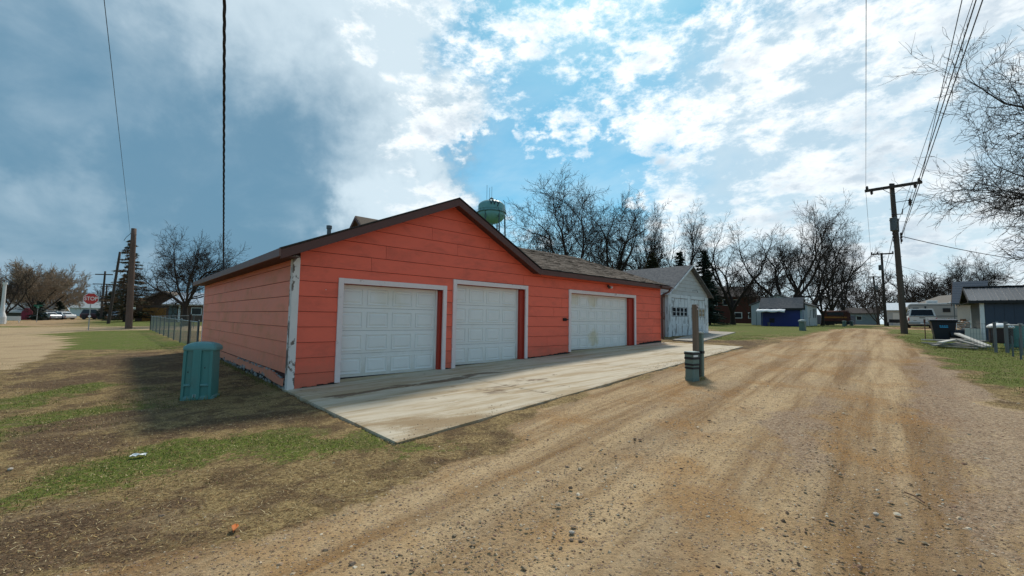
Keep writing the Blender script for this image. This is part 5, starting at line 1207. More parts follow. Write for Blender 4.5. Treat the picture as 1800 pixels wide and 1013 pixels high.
# ---------------------------------------------------------------- right fence, grill, stake
def right_fence():
    a = gp(1751, 620); b = gp(1771, 620.5)
    r = empty('wire_fence', a, 0, 'short wire fence on grey posts at the right edge before the shed', 'fence')
    def lp(p, dz=0): return (p.x-a.x, p.y-a.y, g(p.x, p.y)-a.z+dz)
    c = gp(1798, 622)+Vector((.55, -.55, 0)); 
    for p, w, hh in ((a, .062, 1.0), (b, .070, 1.02), (gp(1797, 625), .045, .98)):
        q = lp(p); MB().box(q[0]-w/2, q[0]+w/2, q[1]-w/2, q[1]+w/2, q[2]-.1, q[2]+hh).build('post', mat('grey_fence_post', (.17, .18, .185), .8, .2, 6), r, bevel=.006)
    e = gp(1797, 625); MB().tube([lp(b, .92), lp(e, .94), lp(c, .94)], .022, 8).build('top_rail', steel, r)
    MB().tube([lp(e, .96), lp(e, 1.0)], .05, 8).build('post_cap', steel, r)
    mb = MB()
    d = (c-b)
    for k in range(-9, 26):
        for s in (1, -1):
            x0 = k/17.; z0 = .0; x1 = x0+s*.55; q0, q1 = 0., 1.
            pa = b+d*min(max(x0, 0), 1); pb = b+d*min(max(x1, 0), 1)
            t0 = (min(max(x0, 0), 1)-x0)/(x1-x0) if x1 != x0 else 0; t1 = (min(max(x1, 0), 1)-x0)/(x1-x0)
            if t1 <= t0: continue
            mb.bar(lp(pa, .06+.86*t0), lp(pb, .06+.86*t1), .006, .006)
    mb.build('wire_mesh', steel_d, r, kind='stuff')
    mb = MB(); l0 = a+(a-b)*2.2
    for k in range(6): mb.bar(lp(l0, .1+.17*k), lp(a, .1+.17*k), .006, .006)
    for k in range(9): q = l0+(a-l0)*(k/8); mb.bar(lp(q, .05), lp(q, .98), .005, .005)
    mb.build('wire_mesh', steel_d, r, kind='stuff')
    mb = MB(); mb.box(*[v for v in ()]) if False else None
    for p_ in (gp(1781, 627), gp(1795, 632)):
        q = lp(p_); MB().bar((q[0], q[1], q[2]-.1), (q[0], q[1], q[2]+.62), .03, .03).build('stay', steel_d, r)
right_fence()
def grill():
    p = gp(1761, 615); p = p+Vector((p.x, p.y, 0)).normalized()*.9; p.z = g(p.x, p.y); r = empty('covered_drum', p, R(-40), 'dark drum on legs with rounded white cover behind the fence posts', 'drum')
    mb = MB(); mb.lathe([(.30, .18), (.31, .25), (.31, .72), (.29, .76)], 16); mb.build('body', mat('dark_rusty_steel', (.035, .022, .02), .7, .2), r)
    MB().lathe([(.34, .74), (.36, .78), (.32, .84), (.22, .90), (.06, .92)], 18).build('cover', white_s, r, smooth=True)
    for k in range(4): a = k*1.57+.78; MB().tube([(.25*math.cos(a), .25*math.sin(a), 0), (.24*math.cos(a), .24*math.sin(a), .2)], .02, 6).build('leg', steel_d, r)
    p2 = gp(1799, 615)+Vector((.9, 1.0, 0)); p2.z = g(p2.x, p2.y); r2 = empty('teal_barrel', p2, 0, 'teal barrel cut by the right edge of the picture', 'barrel'); MB().lathe([(.26, 0), (.28, .05), (.28, .3), (.29, .32), (.28, .34), (.28, .8), (.26, .84), (.1, .85)], 16).build('barrel_body', teal, r2)
grill()
p = gp(1627, 598.5); r = empty('marker_stake', p, 0, 'thin rusty stake in the grass left of the wheelie bin', 'stake'); MB().tube([(0, 0, -.1), (0, 0, .98)], .018, 6).build('rod', rust, r); MB().box(-.03, .03, -.02, .02, .80, .98).build('flag_plate', rust, r)
print('right ok')

# ---------------------------------------------------------------- utility poles and wires
def pole(loc, top, label, r0=.15, r1=.10, m=pole_m, steps=0, name='utility_pole'):
    d = Vector(top)-Vector(loc); r = empty(name, loc, 0, label, 'utility pole', 'utility poles')
    n = 7; MB().tube([Vector((0, 0, -.3))]+[d*(i/n) for i in range(n+1)], [r0*1.08]+[r0+(r1-r0)*i/n for i in range(n+1)], 12).build('post', m, r, smooth=True)
    if steps:
        for i in range(steps):
            q = d*(.45+.45*i/steps); MB().bar(q, q+Vector((.26*(1 if i % 2 else -1), 0, 0)), .02, .02).build('climbing_peg', steel_d, r)
    return r, d
def insul(r, p, s=.06, m=porc, up=1):
    o = MB().lathe([(.02, 0), (s*.5, .02*s/.06), (s, .05*s/.06), (s*.6, .08*s/.06), (s*.9, .11*s/.06), (s*.35, .16*s/.06)], 8).build('insulator', m, r); o.location = p
    if up < 0: o.rotation_euler = (R(180), 0, 0)
    return o
def crossarm(r, d, f, half, ang, w=.11, tilt=0, braces=True, m=pole_d):
    c = d*f; ax = Vector((math.cos(ang), math.sin(ang), 0)); fwd = Vector((-ax.y, ax.x, 0)); c2 = c-fwd*.17
    a = c2-ax*half+Vector((0, 0, -tilt)); b = c2+ax*half+Vector((0, 0, tilt)); MB().bar(a, b, w, w*1.1).build('cross_arm', m, r, bevel=.01)
    if braces:
        for s in (-1, 1): MB().bar(c2+ax*s*half*.42+Vector((0, 0, -.04)), c2+Vector((0, 0, -half*.38)), .035, .02).build('brace', steel_d, r)
    return a, b
p1t = atY(1567, 327, 26.2); p1b = gp(1590, 587); p1t = Vector((p1b.x-.35, p1b.y, p1t.z+.1))
p1t = atY(1567.5, 326, p1b.y)
r1, d1 = pole(p1b, p1t, 'nearest tall utility pole right of the alley with transformer and cross arm', .175, .12, pole_m, 7)
armang = R(-28)
A1, B1 = crossarm(r1, d1, .985, 1.36, armang, .15, .10, True)
for q, s in ((A1.lerp(B1, .04), 1), (A1.lerp(B1, .12), -1), (A1.lerp(B1, .95), 1), (A1.lerp(B1, .88), -1)): insul(r1, q+Vector((0, 0, .06*s)), .09, porc, s)
MB().bar(d1+Vector((-.12, 0, .05)), d1+Vector((.14, 0, .05)), .1, .12).build('pole_cap', pole_d, r1)
q = d1*.88; MB().bar(q, q+Vector((.95, -.1, .16)), .035, .035).build('bracket', steel_d, r1)
ar = MB().lathe([(.04, -.32), (.08, -.28), (.05, -.2), (.10, -.15), (.06, -.05), (.11, 0), (.05, .08), (.03, .16)], 10).build('lightning_arrester', porc, r1, smooth=True); ar.location = q+Vector((.95, -.1, .12))
def transformer(q, rr, h):
    o = MB().lathe([(rr*.5, 0), (rr*.96, .03), (rr, .06), (rr, h-.1), (rr*1.05, h-.09), (rr*1.05, h-.02), (rr*.6, h+.03), (rr*.1, h+.05)], 18).build('transformer', xfm, r1, smooth=False, bevel=.006); o.location = q
    i_ = MB().lathe([(.05, 0), (.08, .06), (.045, .1), (.08, .16), (.03, .28)], 8).build('bushing', porc, o); i_.location = (-.1, -.1, h+.02)
    MB().box(-rr*1.25, -rr*.95, -.05, .05, h*.75, h*.82).build('lug', xfm, o)
transformer(d1*.735+Vector((-.26, -.18, -.5)), .17, .85); transformer(d1*.735+Vector((.20, .20, -.5)), .17, .85)
MB().tube([d1*.80+Vector((.1, 0, 0)), d1*.80+Vector((.45, -.05, .02)), d1*.80+Vector((.5, -.05, .35))], .03, 6).build('cutout_fuse', porc, r1)
for sg in (-1, 1):
    for k in range(3): insul(r1, d1*(.655-.022*k)+Vector((sg*.24, -.08, 0)), .07)
    MB().bar(d1*.66+Vector((sg*.22, -.06, .1)), d1*.60+Vector((sg*.22, -.06, 0)), .04, .03).build('secondary_rack', steel_d, r1)
MB().tube([d1*.93+Vector((-.02, -.16, 0)), d1*.80+Vector((-.2, -.2, 0)), d1*.78+Vector((-.35, -.25, .1))], .012, 5).build('jumper_wire', wire_m, r1)
MB().tube([d1*.97+Vector((.9, -.4, -.1)), d1*.85+Vector((.6, -.3, 0)), d1*.80+Vector((.5, -.1, .3))], .012, 5).build('jumper_wire', wire_m, r1)
p2b = gxy(1557, 58); p2t = atY(1549.5, 445, 58); r2, d2 = pole(p2b, p2t, 'second utility pole with one cross arm beyond the nearest one', .19, .13, pole_d)
A2, B2 = crossarm(r2, d2, .985, 1.25, R(-20), .16, .02); [insul(r2, A2.lerp(B2, f)+Vector((0, 0, .06)), .10) for f in (.03, .3, .97)]
tt = MB().lathe([(.2, 0), (.22, .1), (.22, .7), (.1, .75)], 12).build('transformer', xfm, r2); tt.location = d2*.80+Vector((-.35, -.1, -.4))
p3b = gxy(1545, 88); p3t = atY(1535, 486, 88); r3, d3 = pole(p3b, p3t, 'third utility pole leaning slightly with two cross arms far down the alley', .2, .15, pole_d)
A3, B3 = crossarm(r3, d3, .985, 1.1, R(-10), .18, 0, False); crossarm(r3, d3, .76, 1.25, R(-10), .14, 0, False); tt = MB().lathe([(.25, 0), (.27, .1), (.27, .9), (.1, .95)], 12).build('transformer', xfm, r3); tt.location = d3*.76+Vector((.1, -.3, -.4))
def wire(name, a, b, rad, sag, label, cat='wire', n=24, group='overhead wires', twist=0):
    a, b = Vector(a), Vector(b); r = empty(name, a, 0, label, cat, group); pts = []
    for i in range(n+1): k = i/n; p = (b-a)*k; p.z -= sag*4*k*(1-k); pts.append(p)
    if not twist: MB().tube(pts, rad, 5).build('strand', wire_m, r)
    else:
        L = (b-a).length; dirv = (b-a).normalized(); e1 = dirv.cross(Vector((0, 0, 1))).normalized(); e2 = e1.cross(dirv)
        for ph in (0, 2.09, 4.19):
            q = []; N = int(L*14)
            for i in range(N+1):
                k = i/N; p = (b-a)*k; p.z -= sag*4*k*(1-k); an = ph+k*L*twist; q.append(p+e1*math.cos(an)*rad*1.15+e2*math.sin(an)*rad*1.15)
            MB().tube(q, rad, 6).build('strand', wire_m, r)
    return r
W1 = p1b
def thr(a, px, py, Y, k=1.6):        # continue from a through the sight point, on past the camera
    b = atY(px, py, Y); return a+(b-a)*k
wire('power_line', W1+B1+Vector((-.05, 0, .12)), thr(W1+B1, 1693, 0, 11.), .012, .0, 'leftmost of the wires climbing to the top right corner from the cross arm')
rk = W1+d1*.66
wire('power_line', rk+Vector((.24, -.1, 0)), thr(rk, 1708, 0, 11.), .016, .0, 'middle wire climbing to the top right corner from the pole rack')
wire('power_line', rk+Vector((.24, -.1, -.15)), thr(rk-Vector((0, 0, .2)), 1720, 0, 11.), .016, .0, 'rightmost wire climbing to the top right corner from the pole rack')
wire('power_line', rk+Vector((-.24, -.1, -.1)), thr(rk-Vector((0, 0, .1)), 1714, 0, 11.6), .009, .0, 'thinnest wire between the wires at the top right corner')
wire('power_line', W1+A1+Vector((.05, 0, -.1)), thr(W1+A1, 1521, 0, 10.), .008, .0, 'faint wire rising straight up from the left end of the near cross arm')
wire('power_line', W1+A1+Vector((.05, 0, .1)), p2b+A2+Vector((0, 0, .1)), .010, .35, 'wire from the near cross arm left end to the second pole')
wire('power_line', W1+B1+Vector((-.05, 0, .1)), p2b+B2+Vector((0, 0, .1)), .010, .35, 'wire from the near cross arm right end to the second pole')
wire('power_line', rk+Vector((-.2, 0, -.1)), p2b+d2*.72, .018, .4, 'lower cable from the pole rack to the second pole')
wire('power_line', p2b+A2, p3b+A3, .018, .4, 'wire between the left arm ends of the second and third poles'); wire('power_line', p2b+B2, p3b+B3, .018, .4, 'wire between the right arm ends of the second and third poles')
wire('service_wire', rk+Vector((.24, -.1, -.1)), atY(1990, 472, 34), .022, .5, 'dark service wire running right from the nearest pole into the big tree')
wire('service_wire', p2b+d2*.90, atY(1760, 497, 52), .02, .6, 'wire running right from the second pole behind the trees')
wire('service_wire', p2b+d2*.92, atY(1470, 470, 74), .02, .3, 'short wire running left from the second pole to the alley trees')
# the thick twisted service drop over the lawn
zr = Vector((0, 0, 0)); q = atY(393, 458, 14.0); tq = atY(394.5, 0, 5.4); e = q+(tq-q)*1.5
wire('service_cable', q, e, .0105, .0, 'thick black twisted cable dropping from above to the left garage eave', 'cable', twist=7.5)
eb = atY(393, 472, 14.0)
MB().tube([Vector((0, 0, 0)), eb-q+Vector((0, 0, -.1))], .03, 8).build('service_clevis', black, bpy.data.objects['service_cable'])

# left poles
plb = gxy(226, 36.8); plb = gp(226, 578); plt = atY(235.5, 402, plb.y)
rL, dL = pole(plb, plt, 'big brown wooden pole standing in the left lawn edge', .26, .19, mat('reddish_pole_wood', (.135, .085, .065), .9, .3, 7, .5, 50, stretch=(1, 1, .1), dirt=(.05, .035, .03), dirt_amt=.5, dscale=4), 0)
for k in range(8): MB().bar(dL*(.55+.055*k), dL*(.55+.055*k)+Vector((.32*(1 if k % 2 else -1), -.05, 0)), .03, .03).build('climbing_peg', steel_d, rL)
MB().tube([dL*.95+Vector((-.2, 0, .05)), dL*.91+Vector((-.55, -.1, 0)), dL*.88+Vector((-.75, -.1, -.05))], .02, 6).build('wire_bracket', steel_d, rL)
wire('power_line', plb+dL*.945+Vector((-.3, 0, 0)), thr(plb+dL*.945+Vector((-.3, 0, 0)), 183, 0, 10.5), .009, .0, 'thin grey wire rising from the big left pole to the top edge')
b = gp(192, 566.5); b = gxy(192, 52); t_ = atY(211, 443, 52); rM, dM = pole(b, t_, 'slim dark pole leaning right beside the big left pole', .17, .12, pole_d)
for k in range(7): MB().bar(dM*(.6+.05*k), dM*(.6+.05*k)+Vector((.28*(1 if k % 2 else -1), 0, 0)), .03, .03).build('climbing_peg', steel_d, rM)
b = gxy(178, 76); t_ = atY(185, 477, 76); rN, dN = pole(b, t_, 'far left pole carrying two cross arms right of the stop sign', .19, .14, pole_d)
A4, B4 = crossarm(rN, dN, .93, 1.45, R(5), .16, 0, False); crossarm(rN, dN, .73, 1.7, R(5), .13, 0, False)
b5 = gxy(186, 100); t_ = atY(188, 500, 100); rO, dO = pole(b5, t_, 'farthest left pole just behind the one with two cross arms', .18, .14, pole_d); crossarm(rO, dO, .93, 1.2, R(5), .14, 0, False)
wire('power_line', gxy(178, 76)+A4, atY(-30, 493, 82), .016, .3, 'long level wire running left from the far left pole over the tan trees')
wire('power_line', gxy(178, 76)+dN*.72+Vector((-1.6, 0, 0)), atY(-30, 498, 80), .012, .3, 'lower level wire running left just beneath the other')

# ---------------------------------------------------------------- stop sign
def text_mesh(txt, size, m, name, parent, ext=.004):
    cu = bpy.data.curves.new('t', 'FONT'); cu.body = txt; cu.size = size; cu.extrude = ext; cu.align_x = 'CENTER'; cu.align_y = 'CENTER'; cu.offset = size*.012
    o = bpy.data.objects.new('t', cu); COL.objects.link(o); dg = bpy.context.evaluated_depsgraph_get(); me = bpy.data.meshes.new_from_object(o.evaluated_get(dg)); bpy.data.objects.remove(o)
    me.materials.clear(); me.materials.append(m); q = bpy.data.objects.new(name, me); COL.objects.link(q); q.parent = parent; q.rotation_euler = (R(90), 0, 0); return q
def stop_sign():
    b = gxy(158, 35.5); r = empty('stop_sign', b, R(34), 'red octagonal stop sign on a steel post at the edge of the lawn', 'road sign')
    MB().box(-.03, .03, -.02, .02, -.1, 2.95).build('post', steel, r)
    oc = lambda rr, y, th: MB().prism([(rr*math.cos(R(22.5+45*k)), y, 2.62+rr*math.sin(R(22.5+45*k))) for k in range(8)], (0, th, 0))
    pl = oc(.50, -.022, -.004).build('plate', white_s, r); oc(.468, -.027, -.003).build('red_face', red_s, pl)
    t_ = text_mesh('STOP', .40, white_s, 'lettering', pl, .002); t_.location = (0, -.0335, 2.62); t_.scale = (.85, 1.08, 1)
    MB().lathe([(.09, -.004), (.09, .004)], 12).build('reflector_plate', white_s, r).matrix_local = Matrix.Translation((0, -.03, 1.15))@Matrix.Rotation(R(90), 4, 'X')
stop_sign()
def left_things():
    p = gxy(66, 62); r = empty('street_sign', p, R(30), 'small green street name sign on a post before the tan trees', 'road sign'); MB().box(-.03, .03, -.03, .03, -.1, 2.5).build('post', steel, r); MB().box(-.45, .45, -.01, .01, 2.3, 2.55).build('name_plate', mat('sign_green', (.015, .16, .09), .4), r); MB().box(-.01, .01, -.42, .42, 2.04, 2.28).build('name_plate', mat('sign_green', (.015, .16, .09)), r)
    p = gxy(24, 60); r = empty('yard_sign', p, R(35), 'low white board sign on two legs in the far left lawn', 'sign'); MB().box(-.75, .75, -.03, .03, .35, .95).build('board', white_s, r)
    for s in (-.6, .6): MB().box(s-.04, s+.04, -.03, .03, -.1, .35).build('leg', white_s, r)
    # house with white column at the far left
    r = gable_house('house', gxy(4, 86), R(20), 'low grey house with pale roof at the far left edge', 'house', 5.4, 6, 1.75, 1.5, mat('olive_grey_siding', (.10, .10, .075), .8), mat('pale_grey_roof', (.36, .38, .37), .7), .5, white_s)
    pc = gxy(4, 55); c = empty('white_column', pc, 0, 'tall white flared column at the left edge of the picture', 'column'); MB().lathe([(.42, 0), (.42, .9), (.34, 1.2), (.22, 1.6), (.17, 2.4), (.16, 5.0), (.22, 5.2), (.22, 5.4)], 14).build('shaft', mat('white_masonry', (.72, .70, .68), .7, .1), c)
    pc = gxy(-95, 60); MBo = gable_house('house', pc, R(60), 'dark olive gable just cut by the left edge above the column', 'house', 4, 2.0, 5.6, 3.0, mat('olive_grey_siding', (.10, .10, .075)), mat('olive_brown_roof', (.12, .095, .04), .9), .3)
    r = gable_house('house', gxy(36, 88), R(22), 'small white house with crimson shape beside it behind the yard sign', 'house', 5., 5, 2.1, 1.8, white_p, mat('pale_grey_roof', (.36, .38, .37)), .5, white_s)
    p = gxy(48, 80); rr = empty('crimson_cover', p, 0, 'crimson covered object in front of the tan trees', 'cover'); MB().lathe([(.9, 0), (1.0, .6), (.8, 1.6), (.3, 2.2)], 10, (0, 0, 0), 1, .7).build('cover_cloth', red_l, rr)
    r = gable_house('outbuilding', gxy(122, 128), R(12), 'white shed far down the street left of the stop sign', 'building', 13, 9, 2.6, 1.9, white_p, mat('pale_grey_roof', (.36, .38, .37)), .4)
    MB().box(8.5, 11, -.05, -.001, 0, 1.2).build('door', darkc, r)
    # garage with orange double doors
    a = gxy(238, 63); ang = R(12); r = empty('garage', a, ang, 'brown garage with orange wooden double doors behind the left pole', 'garage')
    L = 8.2; mb = MB(); mb.box(0, L, 0, 7, -.2, 2.6); mb.prism([(-.2, 0, 2.6), (L, 0, 2.6), (L*.45, 0, 4.3)], (0, .2, 0)); mb.build('wall', brown_w, r)
    for x0 in (-1.1, L+.4): MB().prism([(x0, -.5, 2.55 if x0 > 0 else 2.35), (L*.45, -.5, 4.35), (L*.45, -.5, 4.55), (x0, -.5, 2.75 if x0 > 0 else 2.55)], (0, 8, 0)).build('roof', mat('brown_flat_roof', (.16, .12, .09), .9), r)
    for x0 in (-1.1, L+.4): MB().prism([(x0, -.53, 2.50 if x0 > 0 else 2.3), (L*.45, -.53, 4.32), (L*.45, -.53, 4.58), (x0, -.53, 2.78 if x0 > 0 else 2.58)], (0, -.04, 0)).build('rake_board', mat('tan_trim2', (.42, .33, .26), .7), r)
    n = 14
    for i in range(n):
        x = .9+(L-2.)*i/n; MB().box(x+.01, x+(L-2.)/n-.01, -.05, -.001, .0, 2.05).build('door_plank', orange_w, r)
    MB().box(.9+(L-2)*.60, .9+(L-2)*.60+.06, -.07, -.051, 0, 2.05).build('door_gap', black, r)
    MB().box(.85, L-1.05, -.09, -.001, 2.06, 2.4).build('fascia', mat('dull_brown_trim', (.13, .09, .07), .8), r); MB().box(-.9, -.75, -.4, -.25, 0, 2.35).build('porch_post', white_s, r)
    # long house behind the round tree with pale metal roof
    r = gable_house('house', gxy(292, 57), R(10), 'long brown house with pale metal roof behind the round tree', 'house', 13, 8, 2.5, 1.6, brown_w, metal_l, .5, mat('tan_trim2', (.42, .33, .26)))
    MB().box(.3, 1.3, -.05, -.001, 0, 2.2).build('door', mat('grey_green_door', (.10, .13, .13)), r); MB().box(1.45, 1.7, -.04, -.001, 0, 2.4).build('corner_board', white_s, r)
    for s in (3., 6.,): face_window(r, F_FRONT, s, s+1.3, 1., 2., .08, white_s)
left_things()

# ---------------------------------------------------------------- chain link fence on the left
def chain_fence():
    a = gp(355, 610)+Vector((0, 0, 0)); a = guv(-.1, DGF+.4); a.z = g(a.x, a.y); b = gp(264, 580.5); r = empty('chain_link_fence', a, 0, 'waist high chain link fence running back from the garage corner', 'fence')
    lz = lambda p, h: Vector((p.x-a.x, p.y-a.y, g(p.x, p.y)-a.z+h)); d = b-a; d.z = 0; L = d.length; H = 1.12
    def run(a0, b0, n, thick0=False):
        dd = b0-a0; dd.z = 0; l = dd.length
        for i in range(n+1):
            p = a0+dd*(i/n); MB().tube([lz(p, -.1), lz(p, H+.03)], .03 if i % n else .042, 6).build('post', steel_d, r); MB().lathe([(.045, 0), (.03, .04), (.01, .06)], 8, tuple(lz(p, H+.03))).build('post_cap', steel_d, r)
        MB().tube([lz(a0+dd*(i/20), H) for i in range(21)], .022, 6).build('top_rail', steel, r)
        mb = MB(); st = .10; k = int(l/st)
        for i in range(-int(H/st)-1, k+1):
            for s in (1, -1):
                x0 = i*st if s > 0 else i*st+H+.0; x1 = x0+s*H; t0 = 0.; t1 = 1.
                if x0 < 0: t0 = -x0/(x1-x0)
                if x1 > l: t1 = (l-x0)/(x1-x0)
                if x1 < 0: t1 = -x0/(x1-x0)
                if x0 > l: t0 = (l-x0)/(x1-x0)
                if t1 <= t0 or (x0 < 0 and x1 < 0) or (x0 > l and x1 > l): continue
                pa = a0+dd*((x0+(x1-x0)*t0)/l); pb = a0+dd*((x0+(x1-x0)*t1)/l); mb.bar(lz(pa, .04+(H-.06)*t0), lz(pb, .04+(H-.06)*t1), .0035, .0035)
        mb.build('chain_link_mesh', mat('aged_mesh_wire', (.13, .17, .165), .7, .1), r, kind='stuff')
    run(a, b, 9)
    c2 = b+GU*14; run(b, c2, 5)
    p = a+d*.10; MB().tube([lz(p, -.1), lz(p, H+.30)], .06, 8).build('post', pole_d, r, label='taller wooden post')
DGF = 11.7
chain_fence()

# ---------------------------------------------------------------- teal service cabinet
def cabinet():
    p = gp(352, 700); p.z = g(p.x, p.y)-.02; ang = R(43); r = empty('utility_cabinet', p, R(14), 'teal plastic utility cabinet with domed lid on the lawn beside the garage', 'utility box')
    W_, D_, H = .30, .21, 1.02
    def ring(w, d, z, rr=.07, n=4):
        o = []
        for cx, cy, a0 in ((w-rr, -d+rr, -90), (w-rr, d-rr, 0), (-w+rr, d-rr, 90), (-w+rr, -d+rr, 180)):
            for k in range(n+1): a = R(a0+90*k/n); o.append((cx+rr*math.cos(a), cy+rr*math.sin(a), z))
        return o
    mb = MB(); loft(mb, [ring(W_*k, D_*k, z) for k, z in ((1.0, .05), (.99, .3), (.955, .88))]); b = mb.build('body', teal, r, smooth=False)
    mb = MB(); loft(mb, [ring(W_*k, D_*k, z, .08) for k, z in ((1.08, -.05), (1.10, .02), (1.09, .06), (1.0, .085))]); mb.build('base_skirt', mat('teal_cabinet_faded', (.12, .28, .27), .5, .1, 5), r)
    mb = MB(); loft(mb, [ring(W_*k, D_*k, z, .08) for k, z in ((.955, .865), (1.10, .87), (1.12, .905), (1.08, .945), (.88, .985), (.62, 1.01), (.3, 1.022))]); mb.build('lid', mat('teal_cabinet_faded', (.12, .28, .27)), r, smooth=True)
    for (x0, x1) in ((-.105, .065),):
        MB().hexa([(x0-.01, -D_*1.22, .03), (x1+.012, -D_*1.22, .03), (x1+.012, -D_*.9, .03), (x0-.01, -D_*.9, .03), (x0, -D_*1.13, .885), (x1, -D_*1.13, .885), (x1, -D_*.85, .885), (x0, -D_*.85, .885)]).build('rib', teal, r, bevel=.012)
    for (x0, x1) in ((-.305, -.245), (.235, .30)):
        MB().hexa([(x0, -D_*1.12, .03), (x1, -D_*1.12, .03), (x1, -D_*.7, .03), (x0, -D_*.7, .03), (x0*.96, -D_*1.06, .885), (x1*.96, -D_*1.06, .885), (x1*.96, -D_*.7, .885), (x0*.96, -D_*.7, .885)]).build('rib', teal, r, bevel=.010)
    for y0, y1 in ((-.19, -.13), (-.035, .035), (.13, .19)):
        MB().box(-.318, -.27, y0, y1, .05, .86).build('rib', teal, r, bevel=.010)
    for x0, x1 in ((-.25, -.115), (.078, .24)): MB().box(x0, x1, -D_*1.2, -D_*.9, .255, .295).build('band', mat('teal_cabinet_faded', (.12, .28, .27)), r, bevel=.012)
    MB().box(-.318, -.27, -.13, .13, .255, .295).build('band', teal, r, bevel=.012)
    MB().box(-.335, -.315, -.07, .07, .42, .66).build('side_handle', teal, r, bevel=.01)
    MB().box(-.05, .015, -D_*1.25, -D_*1.19, .07, .12).build('latch_plate', mat('pale_teal_scuff', (.30, .42, .40), .6), r); MB().box(-.022, -.010, -D_*1.29, -D_*1.25, .06, .12).build('latch', black, r)
    r.scale = (.80, .85, 1.04)
    for x, z in ((-.19, .50), (.14, .57)): MB().lathe([(.012, -.004), (.012, .004)], 8).build('vent_hole', black, r).matrix_local = Matrix.Translation((x, -D_*.985, z))@Matrix.Rotation(R(90), 4, 'X')
cabinet()

# ---------------------------------------------------------------- wooden post, meter box and grey conduit
def post_group():
    p = gp(1224, 663); r = empty('wooden_post', p, R(38), 'weathered square wooden post at the edge of the driveway', 'post')
    MB().hexa([(-.052, -.05, -.2), (.052, -.05, -.2), (.052, .05, -.2), (-.052, .05, -.2), (-.056, -.05, 1.64), (.048, -.053, 1.64), (.05, .048, 1.64), (-.054, .052, 1.64)]).build('post', wood_w, r, bevel=.006)
    for k, (x, z) in enumerate(((-.02, 1.60), (.02, 1.585), (.0, 1.52))): MB().box(x-.012, x+.012, -.060, -.05, z, z+.03).build('nail_plate', pink_w, r)
    p2 = gp(1217, 669); b = empty('meter_box', p2, R(30), 'low sage green service box with black straps at the foot of the post', 'service box')
    mb = MB(); w, d = .135, .12
    loft(mb, [[(-w*k, -d*k, z), (w*k, -d*k, z), (w*k, d*k, z), (-w*k, d*k, z)] for k, z in ((1.02, -.05), (1.0, .05), (.96, .25))]); mb.build('base', ped_g, b, bevel=.015)
    for z0, z1, m, k, nm in ((.25, .29, black, 1.04, 'strap'), (.29, .325, ped_g, .98, 'body'), (.325, .365, black, 1.06, 'strap'), (.365, .455, ped_g, 1.0, 'body'), (.455, .505, black, 1.08, 'strap'), (.505, .56, ped_g, 1.03, 'body'), (.56, .60, black, 1.12, 'strap')):
        MB().box(-w*k, w*k, -d*k, d*k, z0+.0005, z1-.0005).build(nm, m, b, bevel=.006)
    MB().box(-w*1.1, w*1.1, -d*1.1, d*1.1, .601, .625).build('lid', ped_l, b, bevel=.01)
    MB().box(-.12, .06, -d*1.10, -d*1.04, .51, .55).build('paper_label', white_s, b); b.scale = (.78, .85, 1)
    p3 = gp(1233, 663); c = empty('conduit_post', p3, R(38), 'narrow grey green metal housing standing right behind the wooden post', 'conduit post')
    p3v = Vector((p3.x, p3.y, 0)).normalized()*.12; c.location = p3+p3v
    MB().box(-.045, .045, -.05, .05, -.1, .98).build('housing', ped_g, c, bevel=.008); MB().box(-.052, .052, -.056, .056, .98, 1.01).build('cap', ped_l, c, bevel=.006); MB().box(-.055, .055, -.06, .06, .52, .58).build('strap', black, c, bevel=.004)
    MB().tube([(-.05, 0, .55), (-.14, -.05, .42), (-.15, -.05, .15), (-.12, -.03, 0)], .012, 6).build('cable', black, c)
post_group()

